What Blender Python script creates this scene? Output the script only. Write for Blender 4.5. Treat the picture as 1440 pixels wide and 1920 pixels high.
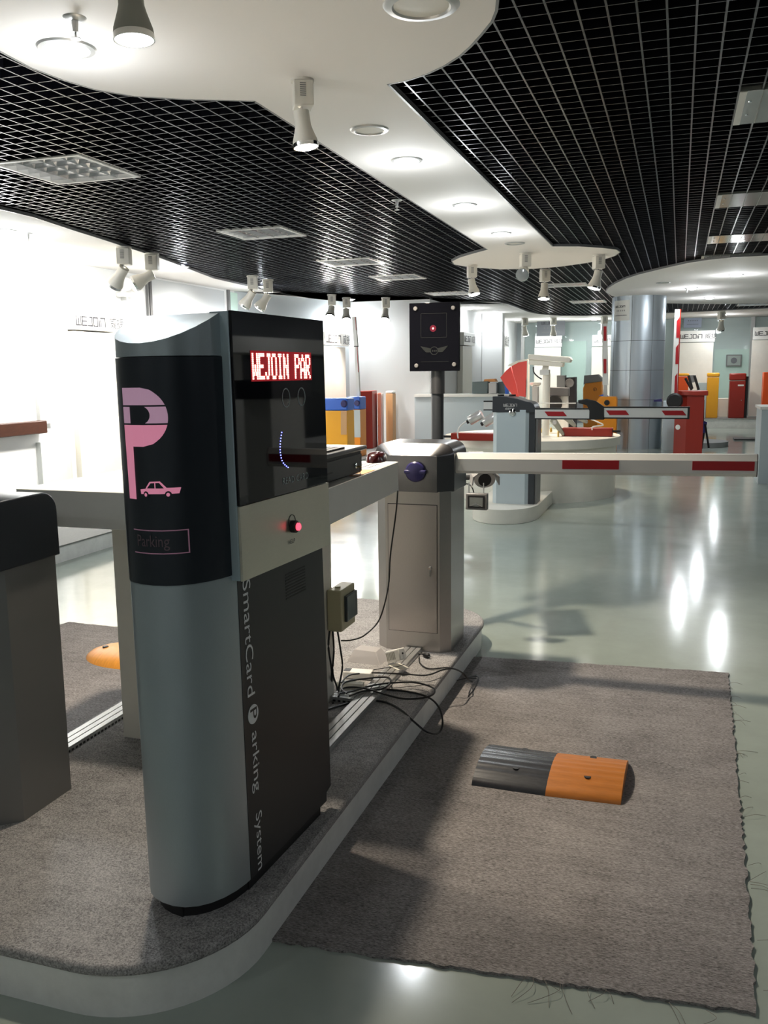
import bpy, bmesh, math, random
from mathutils import Vector, Matrix
random.seed(7)
for o in list(bpy.data.objects): bpy.data.objects.remove(o)
SC = bpy.context.scene
COL = SC.collection
PI = math.pi
# ------------------------------------------------------------ camera, world, exposure
H = 1.5; F = 1660.0
M = [[0.9495428082736611, 0.31345328380879023, -0.010746819308771504],
     [0.03881061835739018, -0.151432565003438, -0.9877053782172073],
     [-0.3112269126513425, 0.9374514478766169, -0.1559570188082219]]
cd = bpy.data.cameras.new('camera'); cam = bpy.data.objects.new('camera', cd); COL.objects.link(cam)
cd.sensor_fit = 'VERTICAL'; cd.sensor_height = 24.0; cd.sensor_width = 18.0; cd.lens = F/1920*24.0
cd.clip_start = 0.02; cd.clip_end = 200
cm = Matrix(((M[0][0], -M[1][0], -M[2][0], 0), (M[0][1], -M[1][1], -M[2][1], 0), (M[0][2], -M[1][2], -M[2][2], H), (0, 0, 0, 1)))
cam.matrix_world = cm
SC.camera = cam
w = bpy.data.worlds.new('world'); SC.world = w; w.use_nodes = True
w.node_tree.nodes['Background'].inputs[0].default_value = (0.75, 0.85, 1, 1)
w.node_tree.nodes['Background'].inputs[1].default_value = 0.3
SC.view_settings.view_transform = 'Standard'; SC.view_settings.look = 'None'
SC.view_settings.gamma = 1; SC.view_settings.use_curve_mapping = False
SC.view_settings.exposure = 0.35
# light budget (watts)
W_DOWN = 25.0; W_SPOT = 130.0; W_WASH = 190.0; W_FAR = 42.0; W_WARM = 90.0

def ray(x, y):
    a, b = (x-720)/F, (y-960)/F
    return Vector((M[0][0]*a+M[1][0]*b+M[2][0], M[0][1]*a+M[1][1]*b+M[2][1], M[0][2]*a+M[1][2]*b+M[2][2]))
def G(x, y, z=0.0):
    d = ray(x, y); return Vector((0, 0, H))+d*((z-H)/d.z)
def PY(x, y, Y):
    d = ray(x, y); return Vector((0, 0, H))+d*(Y/d.y)
def PXX(x, y, X):
    d = ray(x, y); return Vector((0, 0, H))+d*(X/d.x)

# ------------------------------------------------------------ materials
MATS = {}
def mat(name, col, rough=0.5, metal=0.0, spec=0.5, emit=None, estr=0.0, bump=0.0, bscale=200.0, noise=0.0, nscale=30.0, stretch=(1, 1, 1), coat=0.0, alpha=1.0, trans=0.0, rvar=0.0):
    if name in MATS: return MATS[name]
    m = bpy.data.materials.new(name); m.use_nodes = True
    nt = m.node_tree; b = nt.nodes['Principled BSDF']
    b.inputs['Base Color'].default_value = (*col, 1); b.inputs['Roughness'].default_value = rough
    b.inputs['Metallic'].default_value = metal; b.inputs['Specular IOR Level'].default_value = spec
    b.inputs['Coat Weight'].default_value = coat
    b.inputs['Alpha'].default_value = alpha; b.inputs['Transmission Weight'].default_value = trans
    if emit: b.inputs['Emission Color'].default_value = (*emit, 1); b.inputs['Emission Strength'].default_value = estr
    if bump or noise or rvar:
        tc = nt.nodes.new('ShaderNodeTexCoord'); mp = nt.nodes.new('ShaderNodeMapping')
        mp.inputs['Scale'].default_value = stretch
        nt.links.new(tc.outputs['Object'], mp.inputs['Vector'])
    if noise:
        n = nt.nodes.new('ShaderNodeTexNoise'); n.inputs['Scale'].default_value = nscale; n.inputs['Detail'].default_value = 6; n.inputs['Roughness'].default_value = .7
        nt.links.new(mp.outputs[0], n.inputs['Vector'])
        r = nt.nodes.new('ShaderNodeMapRange'); r.inputs['From Min'].default_value = .3; r.inputs['From Max'].default_value = .7
        r.inputs['To Min'].default_value = 1-noise; r.inputs['To Max'].default_value = 1+noise
        nt.links.new(n.outputs['Fac'], r.inputs['Value'])
        mx = nt.nodes.new('ShaderNodeVectorMath'); mx.operation = 'SCALE'; mx.inputs[0].default_value = col
        nt.links.new(r.outputs[0], mx.inputs['Scale']); nt.links.new(mx.outputs[0], b.inputs['Base Color'])
    if bump:
        n2 = nt.nodes.new('ShaderNodeTexNoise'); n2.inputs['Scale'].default_value = bscale; n2.inputs['Detail'].default_value = 4
        nt.links.new(mp.outputs[0], n2.inputs['Vector'])
        bp = nt.nodes.new('ShaderNodeBump'); bp.inputs['Strength'].default_value = bump; bp.inputs['Distance'].default_value = .01
        nt.links.new(n2.outputs['Fac'], bp.inputs['Height']); nt.links.new(bp.outputs[0], b.inputs['Normal'])
    if rvar:
        n3 = nt.nodes.new('ShaderNodeTexNoise'); n3.inputs['Scale'].default_value = 3.0
        nt.links.new(mp.outputs[0], n3.inputs['Vector'])
        r3 = nt.nodes.new('ShaderNodeMapRange'); r3.inputs['To Min'].default_value = max(0, rough-rvar); r3.inputs['To Max'].default_value = rough+rvar
        nt.links.new(n3.outputs['Fac'], r3.inputs['Value']); nt.links.new(r3.outputs[0], b.inputs['Roughness'])
    MATS[name] = m; return m

m_floor = mat('epoxy_floor', (.36, .41, .365), .13, bump=.055, bscale=1.7, noise=.10, nscale=1.4, rvar=.05)
def carpet_mat(name, col, sx, sy):
    m = mat(name, col, .95, spec=.1)
    nt = m.node_tree; b = nt.nodes['Principled BSDF']
    tc = nt.nodes.new('ShaderNodeTexCoord')
    def nz(scale, st):
        mp = nt.nodes.new('ShaderNodeMapping'); mp.inputs['Scale'].default_value = st
        nt.links.new(tc.outputs['Object'], mp.inputs['Vector'])
        n = nt.nodes.new('ShaderNodeTexNoise'); n.inputs['Scale'].default_value = scale; n.inputs['Detail'].default_value = 3; n.inputs['Roughness'].default_value = .8
        nt.links.new(mp.outputs[0], n.inputs['Vector']); return n
    a = nz(210, (sx, sy, 1)); c = nz(26, (sx*.5, sy*1.5, 1)); e = nz(2.5, (1, 1, 1))
    ad = nt.nodes.new('ShaderNodeMath'); ad.operation = 'ADD'; ad2 = nt.nodes.new('ShaderNodeMath'); ad2.operation = 'ADD'
    mu = nt.nodes.new('ShaderNodeMath'); mu.operation = 'MULTIPLY'; mu.inputs[1].default_value = .20
    mu2 = nt.nodes.new('ShaderNodeMath'); mu2.operation = 'MULTIPLY'; mu2.inputs[1].default_value = .25
    nt.links.new(c.outputs['Fac'], mu.inputs[0]); nt.links.new(e.outputs['Fac'], mu2.inputs[0])
    nt.links.new(a.outputs['Fac'], ad.inputs[0]); nt.links.new(mu.outputs[0], ad.inputs[1])
    nt.links.new(ad.outputs[0], ad2.inputs[0]); nt.links.new(mu2.outputs[0], ad2.inputs[1])
    cr = nt.nodes.new('ShaderNodeValToRGB')
    cr.color_ramp.elements[0].position = .52; cr.color_ramp.elements[0].color = tuple(v*.30 for v in col)+(1,)
    cr.color_ramp.elements[1].position = .93; cr.color_ramp.elements[1].color = tuple(min(1, v*2.0) for v in col)+(1,)
    nt.links.new(ad2.outputs[0], cr.inputs[0]); nt.links.new(cr.outputs[0], b.inputs['Base Color'])
    bp = nt.nodes.new('ShaderNodeBump'); bp.inputs['Strength'].default_value = .6; bp.inputs['Distance'].default_value = .006
    nt.links.new(ad.outputs[0], bp.inputs['Height']); nt.links.new(bp.outputs[0], b.inputs['Normal'])
    return m
m_carpet = carpet_mat('grey_carpet', (.225, .21, .205), .35, 1.3)
m_icarpet = carpet_mat('grey_island_carpet', (.31, .30, .295), 1.0, 1.0)
m_plaster = mat('plasterboard', (.87, .835, .80), .75, bump=.02, bscale=60)
m_wall = mat('wall_paint', (.80, .81, .80), .6, bump=.02, bscale=40)
m_wallgrey = mat('grey_blue_wall', (.58, .63, .65), .5)
m_white = mat('white_laminate', (.84, .83, .78), .35, noise=.03, nscale=5)
m_cream = mat('cream_laminate', (.82, .79, .70), .4, noise=.03, nscale=6)
m_islandside = mat('white_painted_kerb', (.78, .79, .76), .45, noise=.10, nscale=7)
m_black = mat('void_black', (.004, .004, .005), .8)
m_grille = mat('black_grille', (.006, .006, .009), .28, spec=.5)
m_trim = mat('grey_edge_trim', (.16, .16, .16), .4)
m_silver = mat('silver_metallic_paint', (.43, .49, .52), .40, metal=.6, bump=.02, bscale=900, noise=.05, nscale=500)
m_spine = mat('pale_steel_blue_paint', (.44, .54, .59), .45, metal=.35, bump=.03, bscale=700)
m_dark = mat('dark_metallic_paint', (.030, .036, .046), .34, metal=.45, bump=.02, bscale=900)
m_panel = mat('charcoal_panel', (.028, .030, .032), .45)
m_glass = mat('black_gloss_glass', (.003, .003, .005), .03, spec=.32)
m_steel = mat('brushed_steel', (.66, .63, .53), .34, metal=.9, noise=.05, nscale=60, stretch=(1, 1, 14), bump=.015, bscale=400)
m_stainless = mat('brushed_stainless', (.46, .44, .42), .36, metal=.85, noise=.06, nscale=60, stretch=(16, 16, 1), bump=.02, bscale=500)
m_headst = mat('dark_brushed_head', (.17, .17, .175), .30, metal=.85, noise=.06, nscale=60, stretch=(1, 1, 14))
m_navyhead = mat('graphite_paint', (.055, .06, .068), .35, metal=.3)
m_greybody = mat('warm_grey_metallic', (.23, .225, .22), .42, metal=.4, bump=.03, bscale=700)
m_chrome = mat('chrome', (.8, .8, .8), .12, metal=1.0)
m_alu = mat('aluminium', (.55, .55, .54), .38, metal=.75)
m_aluw = mat('column_aluminium', (.52, .58, .63), .33, metal=.7)
m_rubber = mat('black_rubber', (.012, .012, .013), .5)
m_bump_k = mat('glossy_black_rubber', (.035, .038, .045), .27, noise=.25, nscale=25, stretch=(1, 4, 1))
m_bump_y2 = mat('bright_orange_rubber', (.80, .33, .05), .4, noise=.12, nscale=14, stretch=(6, 1, 1))
m_bump_y = mat('orange_yellow_rubber', (.48, .16, .02), .42, noise=.15, nscale=14, stretch=(1, 6, 1))
m_pink = mat('pink_backlit', (.75, .30, .45), .4, emit=(.85, .28, .42), estr=.35)
m_pink2 = mat('mauve_backlit', (.55, .36, .50), .4, emit=(.6, .34, .48), estr=.28)
m_line = mat('faint_pink_line', (.30, .14, .20), .4, emit=(.5, .25, .36), estr=.12)
m_faint = mat('faint_engraving', (.14, .09, .11), .4)
m_ledred = mat('led_red', (1, .05, .05), .4, emit=(1, .22, .18), estr=9)
m_ledbg = mat('led_matrix', (.10, .004, .006), .5, emit=(1, .02, .04), estr=.16)
m_ledblue = mat('led_blue', (.1, .1, 1), .4, emit=(.12, .14, 1), estr=9)
m_btn = mat('red_button_lit', (1, .08, .1), .4, emit=(1, .06, .10), estr=2.2)
m_grey_txt = mat('pale_grey_lettering', (.85, .87, .88), .5)
m_dim_txt = mat('dim_grey_lettering', (.12, .13, .13), .5)
m_txtblk = mat('black_lettering', (.03, .03, .035), .5)
m_purple = mat('indigo_plastic', (.035, .03, .13), .3)
m_red = mat('boom_red', (.40, .008, .014), .4)
m_redp = mat('red_enamel', (.30, .02, .010), .35)
m_redf = mat('fan_red', (.72, .085, .07), .5)
m_orange = mat('orange_enamel', (.88, .30, .012), .35)
m_orangered = mat('vermilion_enamel', (.85, .10, .01), .35)
m_tan = mat('tan_enamel', (.62, .36, .17), .5)
m_yellow = mat('yellow_enamel', (.90, .42, .02), .35)
m_blue = mat('cobalt_blue_enamel', (.045, .15, .62), .35)
m_pblue = mat('pale_blue_enamel', (.54, .62, .65), .38)
m_boomw = mat('boom_white', (.74, .74, .71), .4)
m_lampw = mat('lamp_off_white', (.72, .69, .62), .4)
m_lampg = mat('lamp_grey_green', (.30, .30, .26), .45)
m_em = mat('lit_lamp', (1, 1, 1), .4, emit=(1, .97, .90), estr=22)
m_emc = mat('lit_cool_lamp', (1, 1, 1), .4, emit=(.88, .94, 1), estr=45)
m_offlens = mat('unlit_lens', (.35, .37, .38), .1, metal=.3)
m_beige = mat('beige_plastic', (.52, .48, .30), .4)
m_whitepl = mat('white_plastic', (.82, .80, .75), .4)
m_clear = mat('clear_plastic', (.9, .85, .83), .08, alpha=.42, spec=.6)
m_cable = mat('black_cable', (.012, .012, .012), .4)
m_wood = mat('brown_wood', (.05, .016, .008), .4, noise=.25, nscale=12, stretch=(1, 1, 6))
m_blind = mat('roller_blind', (.62, .64, .62), .8)
m_gwin = mat('greenish_window', (.50, .66, .58), .25, emit=(.55, .8, .66), estr=.12)
m_glasspane = mat('clear_glass', (.62, .74, .70), .04, alpha=.30, spec=.8)
m_paper = mat('paper', (.85, .84, .80), .6)
m_paperor = mat('orange_paper', (.80, .36, .12), .6)
m_platc = mat('grey_platform_top', (.20, .205, .20), .6, noise=.1, nscale=60)
m_posterg = mat('grey_poster', (.13, .14, .15), .5)
m_posterb = mat('pale_blue_poster', (.36, .40, .50), .5)
m_bin = mat('dark_slate', (.13, .17, .17), .5)
m_louv = mat('louvre_reflector', (.75, .75, .76), .18, metal=.9)
m_mpanel = mat('grey_acrylic_sheet', (.20, .21, .19), .15, spec=.8)
m_mouse = mat('dark_red_gloss', (.045, .007, .007), .18)
m_door = mat('steel_door', (.47, .435, .415), .33, metal=.85, noise=.06, nscale=60, stretch=(16, 16, 1))
m_motor = mat('motor_white', (.70, .68, .66), .25, metal=.5)
m_brass = mat('brass', (.6, .42, .14), .3, metal=.8)

# ------------------------------------------------------------ helpers
class MB:
    def __init__(s): s.bm = bmesh.new()
    def add(s, vs, fs):
        v = [s.bm.verts.new(p) for p in vs]
        for f in fs:
            try: s.bm.faces.new([v[i] for i in f])
            except ValueError: pass
        return s
    def box(s, x0, x1, y0, y1, z0, z1):
        return s.obox(Vector((x0, y0, z0)), Vector((x1-x0, 0, 0)), Vector((0, y1-y0, 0)), Vector((0, 0, z1-z0)))
    def obox(s, o, a, b, c):
        o, a, b, c = Vector(o), Vector(a), Vector(b), Vector(c)
        vs = [o, o+a, o+a+b, o+b, o+c, o+a+c, o+a+b+c, o+b+c]
        return s.add(vs, [(3, 2, 1, 0), (4, 5, 6, 7), (0, 1, 5, 4), (1, 2, 6, 5), (2, 3, 7, 6), (3, 0, 4, 7)])
    def prism(s, pts, z0, z1):                       # polygon in XY extruded in Z
        n = len(pts); vs = [(p[0], p[1], z0) for p in pts]+[(p[0], p[1], z1) for p in pts]
        return s.add(vs, [tuple(range(n-1, -1, -1)), tuple(range(n, 2*n))]+[(i, (i+1) % n, n+(i+1) % n, n+i) for i in range(n)])
    def extr(s, pts, vec):                           # 3D polygon extruded along vec
        n = len(pts); vec = Vector(vec); vs = [Vector(p) for p in pts]+[Vector(p)+vec for p in pts]
        return s.add(vs, [tuple(range(n-1, -1, -1)), tuple(range(n, 2*n))]+[(i, (i+1) % n, n+(i+1) % n, n+i) for i in range(n)])
    def lathe(s, prof, o=(0, 0, 0), ax=(0, 0, 1), seg=24, cap=True):
        o = Vector(o); q = Vector((0, 0, 1)).rotation_difference(Vector(ax).normalized())
        vs = []; n = len(prof)
        for r, h in prof:
            for k in range(seg):
                a = 2*PI*k/seg; vs.append(o+q @ Vector((r*math.cos(a), r*math.sin(a), h)))
        fs = [(i*seg+k, i*seg+(k+1) % seg, (i+1)*seg+(k+1) % seg, (i+1)*seg+k) for i in range(n-1) for k in range(seg)]
        if cap: fs += [tuple(range(seg-1, -1, -1)), tuple((n-1)*seg+k for k in range(seg))]
        return s.add(vs, fs)
    def cyl(s, a, b, r, seg=16, r2=None):
        a, b = Vector(a), Vector(b); L = (b-a).length
        return s.lathe([(r, 0), (r if r2 is None else r2, L)], a, b-a, seg)
    def tube(s, pts, r, seg=7):
        pts = [Vector(p) for p in pts]; fine = []
        n = len(pts)
        for i in range(n-1):                         # Catmull-Rom
            p0, p1, p2, p3 = pts[max(i-1, 0)], pts[i], pts[i+1], pts[min(i+2, n-1)]
            for k in range(6):
                t = k/6
                fine.append(.5*((2*p1)+(p2-p0)*t+(2*p0-5*p1+4*p2-p3)*t*t+(3*p1-p0-3*p2+p3)*t**3))
        fine.append(pts[-1]); vs = []; m = len(fine)
        up = Vector((0.03, 0.05, 1)).normalized()
        for i, p in enumerate(fine):
            d = (fine[min(i+1, m-1)]-fine[max(i-1, 0)]).normalized()
            x = d.cross(up); x = x.normalized() if x.length > 1e-4 else Vector((1, 0, 0)); y = d.cross(x)
            for k in range(seg):
                a = 2*PI*k/seg; vs.append(p+(x*math.cos(a)+y*math.sin(a))*r)
        return s.add(vs, [(i*seg+k, i*seg+(k+1) % seg, (i+1)*seg+(k+1) % seg, (i+1)*seg+k) for i in range(m-1) for k in range(seg)]+[tuple(range(seg)), tuple((m-1)*seg+k for k in range(seg))])
    def text(s, txt, size, o, ax, ay, ext=.0006, align='LEFT', spacing=1.0, warp=None, bold=0.0):
        c = bpy.data.curves.new('t', 'FONT'); c.body = txt; c.size = size; c.align_x = align; c.space_character = spacing; c.offset = bold; c.resolution_u = 3
        t = bpy.data.objects.new('t', c); COL.objects.link(t)
        dg = bpy.context.evaluated_depsgraph_get(); me = bpy.data.meshes.new_from_object(t.evaluated_get(dg))
        o, ax, ay = Vector(o), Vector(ax), Vector(ay); az = ax.cross(ay)
        if warp: vs = [warp(v.co.x, v.co.y) for v in me.vertices]
        else: vs = [o+ax*v.co.x+ay*v.co.y+az*ext for v in me.vertices]
        s.add(vs, [tuple(p.vertices) for p in me.polygons])
        bpy.data.objects.remove(t); bpy.data.meshes.remove(me); bpy.data.curves.remove(c)
        return s
    def build(s, name, m, parent=None, world=True, smooth=False, bevel=0.0, seg=2, kind=None, label=None, weld=True):
        me = bpy.data.meshes.new(name)
        if weld: bmesh.ops.remove_doubles(s.bm, verts=s.bm.verts, dist=1e-5)
        bmesh.ops.recalc_face_normals(s.bm, faces=s.bm.faces)
        o = bpy.data.objects.new(name, me); COL.objects.link(o)
        if parent is not None:
            o.parent = parent
            if world:
                r = parent; mw = Matrix.Identity(4)
                while r is not None: mw = r.matrix_basis @ mw; r = r.parent
                s.bm.transform(mw.inverted())
        s.bm.to_mesh(me); s.bm.free(); me.materials.append(m)
        if bevel:
            b = o.modifiers.new('bevel', 'BEVEL'); b.width = bevel; b.segments = seg; b.limit_method = 'ANGLE'; b.angle_limit = math.radians(40)
        if smooth or bevel:
            for p in me.polygons: p.use_smooth = True
            try: me.set_sharp_from_angle(angle=math.radians(38))
            except Exception: pass
        if kind: o['kind'] = kind
        if label: o['label'] = label
        return o
def thing(name, label, cat, loc=(0, 0, 0), rotz=0.0, group=None):
    o = bpy.data.objects.new(name, None); COL.objects.link(o); o.empty_display_size = .05
    o.location = loc; o.rotation_euler = (0, 0, rotz)
    o.matrix_basis = Matrix.Translation(Vector(loc)) @ Matrix.Rotation(rotz, 4, 'Z')
    o['label'] = label; o['category'] = cat
    if group: o['group'] = group
    return o
def tag(o, label, cat, group=None, kind=None):
    o['label'] = label; o['category'] = cat
    if group: o['group'] = group
    if kind: o['kind'] = kind
    return o
def relabel(o, label): o['label'] = label; return o
def copy_thing(src, loc, rotz, label, group=None):
    c = src.copy(); COL.objects.link(c)
    c.matrix_basis = Matrix.Translation(Vector(loc)) @ Matrix.Rotation(rotz, 4, 'Z'); c['label'] = label
    if group: c['group'] = group
    def rec(a, b):
        for ch in [x for x in bpy.data.objects if x.parent == a]:
            d = ch.copy(); COL.objects.link(d); d.parent = b; rec(ch, d)
    rec(src, c); return c
def struct(o): o['kind'] = 'structure'; return o
def light(kind, loc, energy, col=(1, 1, 1), size=.05, direction=(0, 0, -1), angle=120, blend=.6, parent=None, name='lamp_light', sizey=None):
    l = bpy.data.lights.new(name, kind); l.energy = energy; l.color = col
    if kind == 'SPOT': l.spot_size = math.radians(angle); l.spot_blend = blend; l.shadow_soft_size = size
    elif kind == 'AREA': l.size = size; l.shape = 'RECTANGLE' if sizey else 'DISK'
    else: l.shadow_soft_size = size
    if kind == 'AREA' and sizey: l.size_y = sizey
    o = bpy.data.objects.new(name, l); COL.objects.link(o)
    mw = Matrix.Translation(Vector(loc)) @ Vector(direction).to_track_quat('-Z', 'Y').to_matrix().to_4x4()
    if parent: o.parent = parent; o.matrix_basis = parent.matrix_basis.inverted() @ mw
    else: o.matrix_basis = mw
    return o
def ring(cx, cy, r, n, a0=0, a1=2*PI, rx=None):
    return [(cx+(rx or r)*math.cos(a0+(a1-a0)*k/(n if abs(a1-a0) > 6.2 else n-1)), cy+r*math.sin(a0+(a1-a0)*k/(n if abs(a1-a0) > 6.2 else n-1))) for k in range(n)]
def logo(mb, o, ax, az, h, th=.17):                  # squared stroke lettering: WEJOiN
    o, ax, az = Vector(o), Vector(ax), Vector(az); nrm = ax.cross(az)*.0008
    S = [(0, 0, 0, 1), (0, 0, .85, 0), (.42, 0, .42, .8), (.85, 0, .85, 1),
         (1.1, 0, 1.95, 0), (1.1, .5, 1.95, .5), (1.1, 1, 1.95, 1), (1.1, 0, 1.1, 1),
         (2.2, 0, 3.0, 0), (3.0, 0, 3.0, 1), (2.6, 1, 3.0, 1),
         (3.3, 0, 4.1, 0), (3.3, 1, 4.1, 1), (3.3, 0, 3.3, 1), (4.1, 0, 4.1, 1),
         (4.42, 0, 4.42, .68), (4.72, 0, 4.72, .68), (4.72, 1, 5.6, 1), (5.6, 0, 5.6, 1)]
    t = th/2
    for x0, y0, x1, y1 in S:
        mb.obox(o+ax*(x0-t)*h+az*(y0-t)*h-nrm, ax*(x1-x0+2*t)*h, az*(y1-y0+2*t)*h, nrm*2)
    return mb

CZ = 2.888; PB = 2.86; S = .111; IZ = .14
# ------------------------------------------------------------ room shell
XR = 4.6; YN = -3.5; YF = 26.2
struct(MB().box(-7.6, XR, YN, YF+.2, -.1, 0).build('floor', m_floor))
struct(MB().box(-7.6, XR, YN, YF+.2, 3.35, 3.45).build('ceiling', m_black))
LW = [(-7.1, YN), (-7.1, 13.6), (-6.2, 16.6)]
struct(MB().box(-7.3, -7.1, YN, 13.6, 0, 3.35).build('wall_left', m_wall))
struct(MB().prism([(-7.1, 13.6), (-6.2, 16.6), (-6.4, 16.7), (-7.3, 13.6)], 0, 3.35).build('wall_left_slanted', m_wallgrey))
wx = PY(806, 700, 16.6).x
struct(MB().box(-6.2, wx, 16.6, 16.8, 0, 3.35).build('wall_middle', m_wall))
struct(MB().box(wx-.2, wx, 16.8, YF, 0, 3.35).build('wall_alcove', m_wall))
struct(MB().box(XR, XR+.2, YN, YF, 0, 3.35).build('wall_right', mat('dark_window_wall', (.05, .06, .07), .25)))
struct(MB().box(-7.3, XR, YN-.2, YN, 0, 3.35).build('wall_near', m_wall))
struct(MB().box(-7.3, XR, YF, YF+.2, 0, 3.35).build('wall_far', m_wallgrey))

# fixtures in the grille: louvre lights and grey sheets
LOUV = [(-4.38, -3.68, 5.0, 5.7), (-4.38, -3.68, 8.05, 8.67), (-4.38, -3.68, 10.6, 11.24), (-4.38, -3.68, 12.58, 13.25), (-4.38, -3.68, 15.6, 16.25),
        (-2.2, -1.5, 14.9, 15.5), (-2.2, -1.5, 18.7, 19.4), (1.15, 1.85, 21.3, 21.9)]
SHEET = [(.235, .94, 5.1, 5.75), (.235, .94, 7.95, 8.57), (.235, .94, 10.33, 10.93), (.2, .9, 12.07, 12.65)]
gx0 = -5.924*S; gy0 = 34.009*S
def bars(along):
    mb = MB(); cuts = LOUV+SHEET
    if along == 'Y':
        rng = [gx0+k*S for k in range(-58, 46)]; lo, hi, wd = .5, YF-.1, .0045
    else:
        rng = [gy0+k*S for k in range(-28, 200)]; lo, hi, wd = -7.05, XR-.05, .0032
    for c in rng:
        iv = []
        for x0, x1, y0, y1 in cuts:
            a, b, p, q = (x0, x1, y0, y1) if along == 'Y' else (y0, y1, x0, x1)
            if a <= c <= b: iv.append((p, q))
        iv.sort(); s = lo
        for p, q in iv+[(hi, hi)]:
            if p > s:
                if along == 'Y': mb.box(c-wd, c+wd, s, p, CZ, CZ+.045)
                else: mb.box(s, p, c-wd, c+wd, CZ+.002, CZ+.043)
            s = q
    return mb
struct(bars('Y').build('ceiling_grille', m_grille, weld=False)); struct(bars('X').build('ceiling_grille.001', m_grille, weld=False))

# plasterboard: centre strip with its two rounded ends, left soffit, right lobe
def px(pts, z): return [tuple(G(x, y, z)[:2]) for x, y in pts]
near = px([(0, 95), (60, 127), (120, 150), (180, 168), (250, 180), (350, 186), (430, 188), (490, 188)], PB)
e2 = px([(930, 0), (928, 20), (920, 40), (900, 65), (880, 87), (860, 105), (830, 124), (800, 138), (765, 150), (727, 158)], PB)
lobe = px([(915, 468), (885, 476), (862, 483), (848, 490), (852, 496), (880, 501), (940, 505), (1000, 504), (1050, 500), (1100, 493), (1130, 487), (1152, 480), (1162, 473), (1155, 468), (1130, 465), (1085, 462), (1035, 462)], PB)
strip = [(-2.09, near[-1][1])]+[(-2.12, lobe[0][1])]+lobe[1:-1]+[(-1.403, lobe[-1][1]), (-1.385, e2[-1][1])]+list(reversed(e2[:-1]))
strip += [(-.70, 2.9), (-.76, 2.2), (-1.0, 1.5), (-1.5, 1.1), (-2.1, 1.1), (-2.6, 1.5), (-2.85, 2.1), (-2.87, 2.8)]+near[:-1]
def board(name, poly):
    struct(MB().prism(poly, PB, PB+.024).build(name, m_plaster))
    n = len(poly); mb = MB()
    c = Vector((sum(p[0] for p in poly)/n, sum(p[1] for p in poly)/n))
    area = sum(poly[i][0]*poly[(i+1) % n][1]-poly[(i+1) % n][0]*poly[i][1] for i in range(n))
    for i in range(n):
        a, b = Vector(poly[i]), Vector(poly[(i+1) % n]); d = (b-a)
        if d.length < 1e-4: continue
        nn = Vector((d.y, -d.x)).normalized()*(1 if area > 0 else -1)*.012
        mb.add([(a.x, a.y, PB-.001), (b.x, b.y, PB-.001), (b.x+nn.x, b.y+nn.y, PB-.001), (a.x+nn.x, a.y+nn.y, PB-.001),
                (a.x, a.y, PB+.026), (b.x, b.y, PB+.026), (b.x+nn.x, b.y+nn.y, PB+.026), (a.x+nn.x, a.y+nn.y, PB+.026)],
               [(3, 2, 1, 0), (4, 5, 6, 7), (0, 1, 5, 4), (1, 2, 6, 5), (2, 3, 7, 6), (3, 0, 4, 7)])
    struct(mb.build(name.replace('board', 'trim'), m_trim, weld=False))
board('ceiling_board_centre', strip)
sof = px([(0, 393), (60, 407), (130, 430), (200, 452), (300, 484), (400, 522), (500, 545), (560, 556), (600, 562), (660, 568), (720, 570.5), (800, 569.5), (880, 566.5), (935, 567), (952, 570), (970, 577), (990, 585), (1010, 589), (1050, 592), (1100, 592), (1200, 589), (1300, 585), (1440, 578)], PB)
sofp = [(-7.1, .5), (-5.3, .5), (-5.33, 4.0)]+sof+[(XR, 22.1), (XR, YF), (wx, YF), (wx, 16.6), (-6.2, 16.6), (-7.1, 13.6)]
board('ceiling_board_left', sofp)
disc = px([(1137, 545), (1142, 539), (1155, 531), (1175, 522), (1200, 514), (1245, 503), (1290, 493), (1330, 487), (1370, 483), (1440, 479)], PB)
dback = px([(1137, 548), (1148, 555), (1165, 560), (1210, 566), (1255, 569), (1350, 570), (1440, 568)], PB)
board('ceiling_board_right', disc+[(2.6, 12.3), (3.8, 14), (4.0, 17), (3.2, 20)]+list(reversed(dback)))

# left platform (grey top) and far platform
plat = [(-7.1, 5.0), (-5.2, 5.0), (-4.72, 5.6), (-4.7, 11.5), (-4.75, 15.2)]+px([(720, 842), (790, 843), (862, 840)], IZ)+[(PY(930, 835, 16.55).x, 16.55), (-6.2, 16.55), (-7.05, 13.5)]
p = thing('display_platform', 'long low grey display platform along the left wall', 'platform', (-5.5, 9, 0))
MB().prism(plat, 0, IZ-.012).build('kerb', m_islandside, p)
MB().prism([(a*1.0+(.01 if a > -5 else 0), b) for a, b in plat], IZ-.012, IZ).build('top', m_platc, p)
FPY = 24.0
p = thing('display_platform', 'pale grey raised platform under the far cabinets by the glass wall', 'platform', (1.5, 25, 0))
MB().box(-.6, XR-.02, FPY, YF-.02, 0, .235).build('kerb', m_islandside, p)
MB().box(-.62, XR-.02, FPY-.02, YF-.02, .235, .25).build('top', m_platc, p)
# curved low grey plinth behind the red cabinet
o = MB().prism(ring(.35, 18.5, .6, 40), 0, .1).build('curved_plinth', m_platc, smooth=True)
tag(o, 'low rounded grey plinth on the floor beside the round column', 'plinth')

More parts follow.
